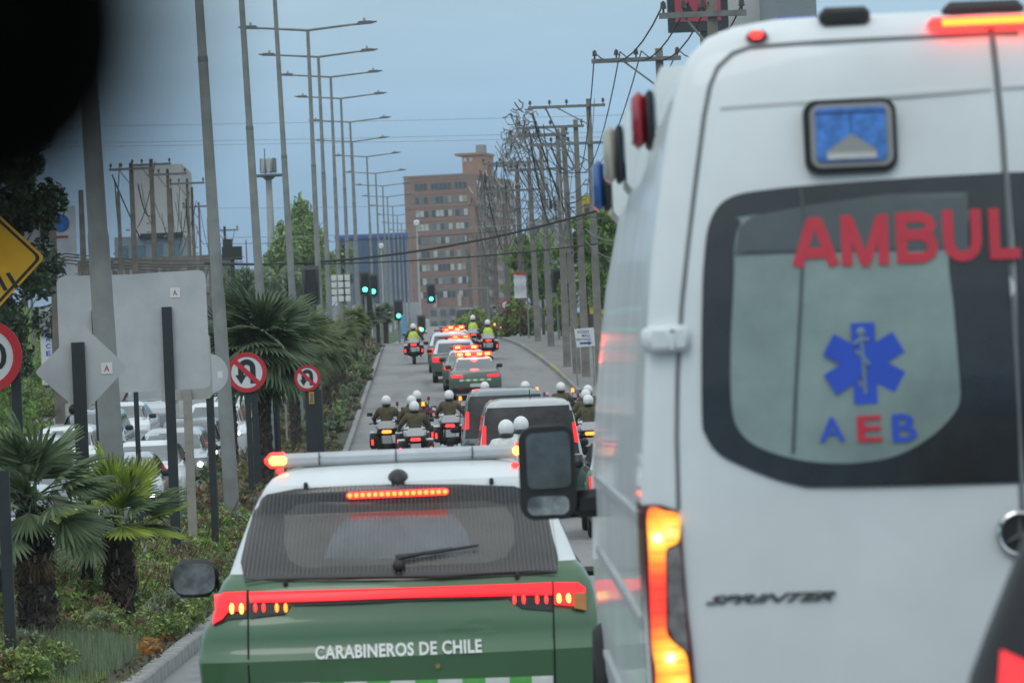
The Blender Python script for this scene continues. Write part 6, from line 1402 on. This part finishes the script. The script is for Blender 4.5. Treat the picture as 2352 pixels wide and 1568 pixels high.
for i, (X, d, h, w, ms) in enumerate(((20, 128, 2.4, 3.0, [L_fr, L_g]), (70, 142, 2.0, 2.6, [L_g, L_yg]), (120, 160, 2.2, 3, [L_g, L_fr]), (45, 112, 1.5, 2.4, [L_yg, L_g]), (95, 122, 1.2, 2.0, [L_g, L_fr]))):
    tree('bank_bush', 'bright green bush on the grassy left bank, %s one from the camera' % ('third', 'fourth', 'farthest', 'nearest', 'second')[i], X, 800, d, h, w, 3000, .10, ms, 'bush', .04, 'bushes on the left bank', cat='bush')
for i, (X, d, h, w, ms, lb_) in enumerate(((1195, 225, 2.6, 2.6, [L_yg, L_g, L_br], 'olive bush around the poles by the bystanders'), (1165, 240, 2.2, 2.2, [L_g, L_yg], 'bush behind the small round sign at the right kerb'), (1250, 250, 6.2, 4.0, [L_fr, L_g], 'fresh green tree between the right-hand poles'), (1225, 300, 7.2, 4.0, [L_fr, L_yg], 'light green tree behind the white banner'),
                                          (1290, 215, 3.6, 2.0, [L_fr, L_g], 'green shrub behind the middle right-hand poles'), (1352, 205, 5.6, 3.0, [L_fr, L_yg, L_g], 'green tree in front of the yellow building'), (1395, 190, 6.4, 3.0, [L_g, L_fr], 'green tree beside the ambulance mirror side'), (1100, 262, 2.0, 3.4, [L_g, L_yg], 'bush beyond the crest left of the bystanders'),
                                          (2010, 260, 19.2, 6.0, [L_fr, L_yg, L_or], 'yellow-flecked treetop above the ambulance roof'))):
    tree('roadside_tree' if h > 4 else 'roadside_bush', lb_, X, 800, d, h, w, 6000, .20 if h > 4 else .13, ms, 'round' if h > 4 else 'bush', .10 if h > 4 else .04, 'greenery along the right-hand side', cat='tree' if h > 4 else 'bush')
# --- fan palms
def frond_mesh(name, L=.62, nb=20, stem=.45, mats=None, droop=.22, spread=2.5):
    """leaf grows along +y from the crown, petiole first"""
    mb = MB(); P = [(0, 0, 0), (0, stem * .5, .04), (0, stem, .02)]; mb.tube(P, [.016, .011, .008], n=5)
    for i in range(nb):
        a = (-.5 + i / (nb - 1)) * spread; l = L * (1 - .28 * abs(a / spread * 2) ** 2) * rnd.uniform(.92, 1.05); w = .026 * L / .62
        dx, dy = math.sin(a), math.cos(a); px, py = dy, -dx; vs = []
        for k, f_ in enumerate((0, .3, .62, .86, 1.0)):
            r = l * f_; zz = .02 - droop * f_ ** 2.2 * l * (1 + .5 * abs(a)) + rnd.uniform(-.008, .008); ww = w * (.35, .9, 1.0, .6, .06)[k]
            x, y = dx * r, stem + dy * r; vs += [(x + px * ww, y + py * ww, zz - .010), (x, y, zz + .008), (x - px * ww, y - py * ww, zz - .010)]
        fs = []
        for k in range(4):
            b = 3 * k; fs += [(b, b + 1, b + 4, b + 3), (b + 1, b + 2, b + 5, b + 4)]
        mb.add(vs, fs, i % 2)
    return mb.mesh(name, mats or [P_g, P_g2], smooth=False)
P_g = leafmat('palm_green', (0.125, 0.175, 0.1), .35, .25); P_g2 = leafmat('palm_green_light', (0.19, 0.25, 0.12), .3, .3); P_y = leafmat('palm_yellow_green', (0.3, 0.4, 0.07), .3, .35); P_y2 = leafmat('palm_lime', (0.42, 0.48, 0.09), .3, .35); P_d = leafmat('palm_deep_green', (0.115, 0.165, 0.085), .35, .2)
P_o = leafmat('palm_olive', (.15, .17, .065), .35, .25); P_l = leafmat('palm_gold_green', (.24, .27, .05), .3, .3)
P_br = leafmat('palm_dead_frond', (.15, .10, .055), .4, .1)
M_fib = mat('palm_trunk_fibre', (.052, .042, .034), 1.0, var=.5, scale=14, bump=1.0)
FR = {'g': [frond_mesh('frond', nb=rnd.randint(17, 22), droop=rnd.uniform(.1, .35)) for _ in range(4)], 'y': [frond_mesh('frond', nb=16, mats=[P_y, P_y2], L=.58, droop=.05, spread=2.0) for _ in range(2)],
      'd': [frond_mesh('frond', nb=20, mats=[P_d, P_g], L=.75, droop=.3) for _ in range(3)], 'o': [frond_mesh('frond', nb=18, mats=[P_o, P_g2], L=.7, droop=.4) for _ in range(3)], 'l': [frond_mesh('frond', nb=18, mats=[P_l, P_g2], L=.7, droop=.3) for _ in range(2)], 'b': [frond_mesh('frond', nb=14, mats=[P_br, P_br], L=.5, droop=.5) for _ in range(2)]}
def palm(label, x, d, h, tr, nf, key='g', sc=1.0, el=(-35, 80), ymix=0, dead=3, low=None):
    t = thing('fan_palm', label, 'palm', (x, d, G(d) + .1), 0, 'fan palms in the median')
    mb = MB(); n = 18; rows = 44; vs = []
    for i in range(rows + 1):
        z = h * i / rows
        for j in range(n):
            a = 2 * PI * j / n; r = tr * (1.0 + .10 * math.sin(i * .9 + j * 2.1) - .2 * (i / rows) ** 2) * rnd.uniform(.84, 1.12); vs.append((r * math.cos(a), r * math.sin(a), z - .15))
    mb.add(vs, [(i * n + j, i * n + (j + 1) % n, (i + 1) * n + (j + 1) % n, (i + 1) * n + j) for i in range(rows) for j in range(n)] + [tuple(range(n * rows, n * rows + n))])
    for i in range(int((900 if d < 60 else 220) * min(1, h))):
        a = rnd.random() * 6.28; z = rnd.uniform(.05, h); r = tr * rnd.uniform(.85, 1.0); l = rnd.uniform(.04, .14); p = Vector((r * math.cos(a), r * math.sin(a), z)); q = p + Vector((math.cos(a) * l * .6, math.sin(a) * l * .6, l * rnd.uniform(-1, .9))); w = Vector((-math.sin(a), math.cos(a), 0)) * rnd.uniform(.006, .02)
        mb.add([p - w, p + w, q], [(0, 1, 2)])
    tk = mb.build('trunk', M_fib, t, smooth=False)
    mb = MB()
    for i in range(int(22 * h)):
        a = rnd.uniform(PI, 2 * PI); z = rnd.uniform(.1, h * .95); r = tr * 1.05; p = Vector((r * math.cos(a), r * math.sin(a), z)); q = p + Vector((math.cos(a) * .04, math.sin(a) * .04, rnd.uniform(.03, .07))); w = Vector((-math.sin(a), math.cos(a), 0)) * .012
        mb.add([p - w, p + w, q + w * .6, q - w * .6], [(0, 1, 2, 3)])
    mb.build('cut_leaf_base', mat('cut_leaf_base', (.26, .22, .18), .9, var=.3), tk, kind='stuff')
    for k in range(nf):
        u = (k + .5) / nf; e = R(el[0] + (el[1] - el[0]) * u + rnd.uniform(-9, 9)); az = k * 2.39996 + rnd.uniform(-.3, .3)
        kk = 'y' if (ymix and k % ymix == 0) else key
        m = Matrix.Rotation(az, 3, 'Z') @ Matrix.Rotation(e, 3, 'X') @ Matrix.Rotation(rnd.uniform(-.5, .5), 3, 'Y')
        o = link('frond', rnd.choice(FR[kk]), t, loc=(rnd.uniform(-.04, .04), rnd.uniform(-.04, .04), h - .12 + rnd.uniform(-.10, .12)), rot=m.to_euler(), scale=sc * rnd.uniform(.85, 1.1))
    for k in range(dead):
        m = Matrix.Rotation(rnd.random() * 6.28, 3, 'Z') @ Matrix.Rotation(R(rnd.uniform(-80, -55)), 3, 'X'); link('frond', rnd.choice(FR['b']), t, loc=(0, 0, h - .25), rot=m.to_euler(), scale=sc * .8, label='dead brown hanging frond')
    return t
# X of the trunk, distance -> x
palm('nearest fan palm, thick shaggy trunk at the left edge', lx(84, 1350, 36), 36, 1.52, .165, 30, 'g', .73, (-35, 80))
palm('second fan palm, young with bright yellow-green inner fronds, in front of a lamp post', lx(270, 1260, 43), 43, 1.24, .17, 26, 'g', .78, (-25, 85), ymix=2)
palm('big dark fan palm behind the whole no U-turn sign', lx(606, 1000, 82), 82, 3.3, .17, 64, 'd', 1.16, (-42, 75))
palm('dark fan palm left of the big one, behind the second street lamp', lx(528, 950, 92), 92, 3.15, .15, 44, 'd', 1.05, (-30, 75))
for i, (dd, h, k, X, s_) in enumerate(((104, 3.2, 'o', 675, 1.1), (116, 2.9, 'o', 722, .9), (128, 2.5, 'o', 750, .8), (139, 2.3, 'o', 768, .75), (150, 2.2, 'o', 786, .75), (162, 1.8, 'o', 800, .5), (173, 2.25, 'l', 817, .66), (190, 1.5, 'o', 836, .5), (203, 1.5, 'd', 850, .5))):
    palm('%s fan palm beyond the big dark one along the median' % ORD[i], lx(X, 880, dd), dd, h, .14, 34, k, s_, (-55 if i < 2 else -40, 70), dead=2)
for i, (X, dd, h) in enumerate(((868, 236, 1.7), (887, 252, 1.8))): palm('%s fan palm past the crossing' % ('nearer', 'farther')[i], lx(X, 780, dd), dd, h, .15, 26, 'd', .62, (-40, 70), dead=1)
# --- shrubs and ground cover of the median
def shrub_mesh(name, n, w, h, leaf, mats):
    sp = []
    for i in range(16): a = rnd.random() * 6.28; q = rnd.random() ** .5; sp.append((math.cos(a) * w * .42 * q, math.sin(a) * w * .42 * q, h * rnd.uniform(.25, .85) * (1.05 - .4 * q), w * rnd.uniform(.10, .2), 1))
    return leafcloud(name, blobs(n, sp), leaf, mats, nrm_up=.6)
SH = [shrub_mesh('foliage', 2600, 1.1, .75, .042, [L_g, L_g, L_yg, L_yg, L_fr, L_br, L_gr]), shrub_mesh('foliage', 2600, 1.0, .65, .040, [L_g, L_yg, L_g, L_br]), shrub_mesh('foliage', 2200, .9, .60, .046, [L_g, L_fr, L_yg, L_g, L_yg, L_br])]
SF = [shrub_mesh('foliage', 1500, 1.5, .70, .085, [L_gr, L_dg, L_g, L_br, L_br]), shrub_mesh('foliage', 1300, 1.3, .65, .085, [L_g, L_gr, L_yg, L_dg]), shrub_mesh('foliage', 900, 1.3, .45, .08, [L_br, L_gr, L_g, L_br])]
ST = MB()
for k in range(14): a = rnd.random() * 6.28; ST.tube([(0, 0, 0), (math.cos(a) * .18, math.sin(a) * .18, .3), (math.cos(a) * .36, math.sin(a) * .36, .62)], [.007, .005, .002], n=4)
STM = ST.mesh('stems', mat('rose_stem', (.10, .06, .04), .9, var=.2))
sh_pos = []
y = 33.0
while y < 204:
    near = y < 75
    for x in ((-2.85, -3.35, -3.95, -4.35) if y < 60 else (-2.9, -3.6, -4.2)): sh_pos.append((x + rnd.uniform(-.15, .12), y + rnd.uniform(-.5, .5), near))
    y += (1.0 if y < 60 else (1.7 if y < 100 else 3.4))
sh_pos = [p for p in sh_pos if not (p[1] < 38 and p[0] > -3.3)]
def shrub_label(x, y, near, kind, size):
    k = min(range(len(dl)), key=lambda q: abs(dl[q] - y)); side = 'just before' if y < dl[k] - 6 else ('shortly before' if y < dl[k] - 1.5 else ('level with' if y < dl[k] + 1.5 else ('just past' if y < dl[k] + 6 else 'well past')))
    return '%s %s shrub %s, %s the %s street lamp' % ('tall' if size > 1.05 else ('low' if size < .7 else 'middling'), kind, 'at the kerb edge' if x > -3.1 else ('second from the kerb' if x > -3.65 else ('third from the kerb' if x > -4.15 else 'on the inner edge')), side, ORD[k])
wd_ = {0: 'by the kerb', 1: 'left of the kerb row', 2: 'between palms and lamp posts', 3: 'along the inner edge'}
for i, (x, y, near) in enumerate(sh_pos):
    q_ = rnd.randrange(3); t = thing('shrub', 'x', 'shrub', (x, y, G(y) + .10), rnd.random() * 6.28, 'near shrubs in the median bed' if near else 'far shrubs in the median bed')
    s = 1.22 * rnd.uniform(.75, 1.1) * (.80 if x > -3.1 else 1.0) * (.62 if y < 42 else 1.0) * (.75 if 42 <= y < 75 and x > -3.6 else 1)
    if y >= 75 and x > -3.1: s *= .62; q_ = 2 if rnd.random() < .6 else q_
    t['label'] = shrub_label(x, y, near, (('bronze-tinged', 'leafy green', 'bright green') if near else ('brownish-green', 'yellow-green', 'sparse brown'))[q_], s)
    link('foliage', (SH if near else SF)[q_], t, scale=s); link('stems', STM, t, scale=s)
from collections import defaultdict
_g = defaultdict(list)
for o in COL.objects:
    if o.get('category') == 'shrub': _g[o['label']].append(o)
for l_, os_ in _g.items():
    if len(os_) > 1:
        os_.sort(key=lambda o: o.location.y)
        nm = ['nearer', 'farther'] if len(os_) == 2 else ['nearest'] + ['second'] * 1 + ['third'] * max(0, len(os_) - 3) + ['farthest']
        for q, o in zip(nm, os_): o['label'] = q + ' ' + l_
# soft grey grass tuft, orange bedding flowers, ground leaves
def blades(name, C, h, w, mats, label=None):
    n = len(C); a = rs.rand(n) * 6.28; ln = rs.rand(n, 1) * .35 * h; dr = np.stack([np.cos(a), np.sin(a), np.zeros(n)], 1); px = np.stack([-np.sin(a), np.cos(a), np.zeros(n)], 1); hh = (h * (.6 + .6 * rs.rand(n)))[:, None]
    up = np.zeros((n, 3)); up[:, 2] = 1; V = np.stack([C - px * w, C + px * w, C + dr * ln + up * hh], 1).reshape(-1, 3); me = bpy.data.meshes.new(name)
    me.vertices.add(3 * n); me.vertices.foreach_set('co', V.ravel()); me.loops.add(3 * n); me.loops.foreach_set('vertex_index', np.arange(3 * n)); me.polygons.add(n); me.polygons.foreach_set('loop_start', np.arange(0, 3 * n, 3)); me.polygons.foreach_set('loop_total', np.full(n, 3))
    for m in mats: me.materials.append(m)
    me.polygons.foreach_set('material_index', rs.randint(0, len(mats), n)); me.update(); return me
n = 26000; u = rs.normal(size=(n, 2)) * (.38, .9); C = np.stack([-3.45 + u[:, 0], 36.2 + u[:, 1], np.zeros(n)], 1); k_ = (C[:, 0] < -2.75) & (C[:, 0] > -4.5); C = C[k_]
C[:, 2] = np.array([G(yy) for yy in C[:, 1]]) + .08 + .22 * np.exp(-((C[:, 0] + 3.45) ** 2 / .3 + (C[:, 1] - 36.2) ** 2 / 1.6)) * rs.rand(len(C))
link('tussock_grass', blades('tussock_grass', C, .26, .004, [L_gr, L_gr, L_g]), kind='stuff')
def scatter(name, x0, x1, y0, y1, n, h, w, mats, zoff=.1, dens=1.0):
    C = np.stack([x0 + (x1 - x0) * rs.rand(n), y0 + (y1 - y0) * rs.rand(n) ** dens, np.zeros(n)], 1); C[:, 2] = np.array([G(b) + (hx(a, b) if a < -13.5 else 0) for a, b in C[:, :2]]) + zoff
    link(name, blades(name, C, h, w, mats), kind='stuff')
scatter('bed_grass', -4.55, LK - .35, 32, 120, 30000, .10, .006, [L_g, L_yg, L_g], dens=1.6)
scatter('bank_grass', -24, -13.6, 90, 260, 45000, .35, .03, [L_g, L_fr, L_yg], zoff=.0)
scatter('verge_grass', 9.05, 14, 120, 300, 9000, .35, .03, [L_g, L_fr], zoff=.0)
C = blobs(1500, [(-2.78, 38.6, G(38.6) + .15, (.16, .9, .10), 1), (-2.80, 41, G(41) + .15, (.16, .9, .09), 1)]); link('fallen_leaves', leafcloud('fallen_leaves', C, .035, [L_or, L_br, L_or]), kind='stuff')
C = np.stack([-4.4 + 1.9 * rs.rand(5000), 33 + 60 * rs.rand(5000) ** 1.4, np.zeros(5000)], 1); C[:, 2] = np.array([G(b) for b in C[:, 1]]) + .14; link('bed_litter', leafcloud('bed_litter', C, .035, [L_br, mat('dry_litter', (.12, .08, .05), .9, var=.3), L_g]), kind='stuff')
# slatted grey barrier at the inner edge of the bed
t = thing('slatted_barrier', 'grey slatted barrier behind the two nearest fan palms', 'barrier', (-4.50, 41, G(41)))
sm = MB().box((0, 0, .62), (.03, .085, 1.12)).mesh('slat', mat('barrier_grey', (.13, .145, .145), .7, var=.15))
for k in range(88):
    y = -6 + k * .14 + (0 if k < 60 else .4); link('slat', sm, t, loc=(rnd.uniform(-.004, .004), y, G(41 + y) - G(41) + .1))
for z in (.25, 1.1):
    mb = MB(); mb.tube([(-.03, -6, z + G(35) - G(41) + .1), (-.03, 0, z + .1), (-.03, 6.5, z + G(47.5) - G(41) + .1)], .02, n=5); mb.build('rail', M_galv, t)
# haze of the humid air
mb = MB(); mb.box((0, 1630, 32.5), (5200, 3700, 72)); hz = mb.mesh('haze', []); M_hz = bpy.data.materials.new('haze'); M_hz.use_nodes = True; tt = M_hz.node_tree; tt.nodes.clear()
oo = tt.nodes.new('ShaderNodeOutputMaterial'); pv = tt.nodes.new('ShaderNodeVolumePrincipled'); pv.inputs['Color'].default_value = (.86, .92, .97, 1); pv.inputs['Density'].default_value = .00022; pv.inputs['Anisotropy'].default_value = 0.1
tt.links.new(pv.outputs[0], oo.inputs['Volume']); hz.materials.append(M_hz); link('haze', hz, kind='stuff')
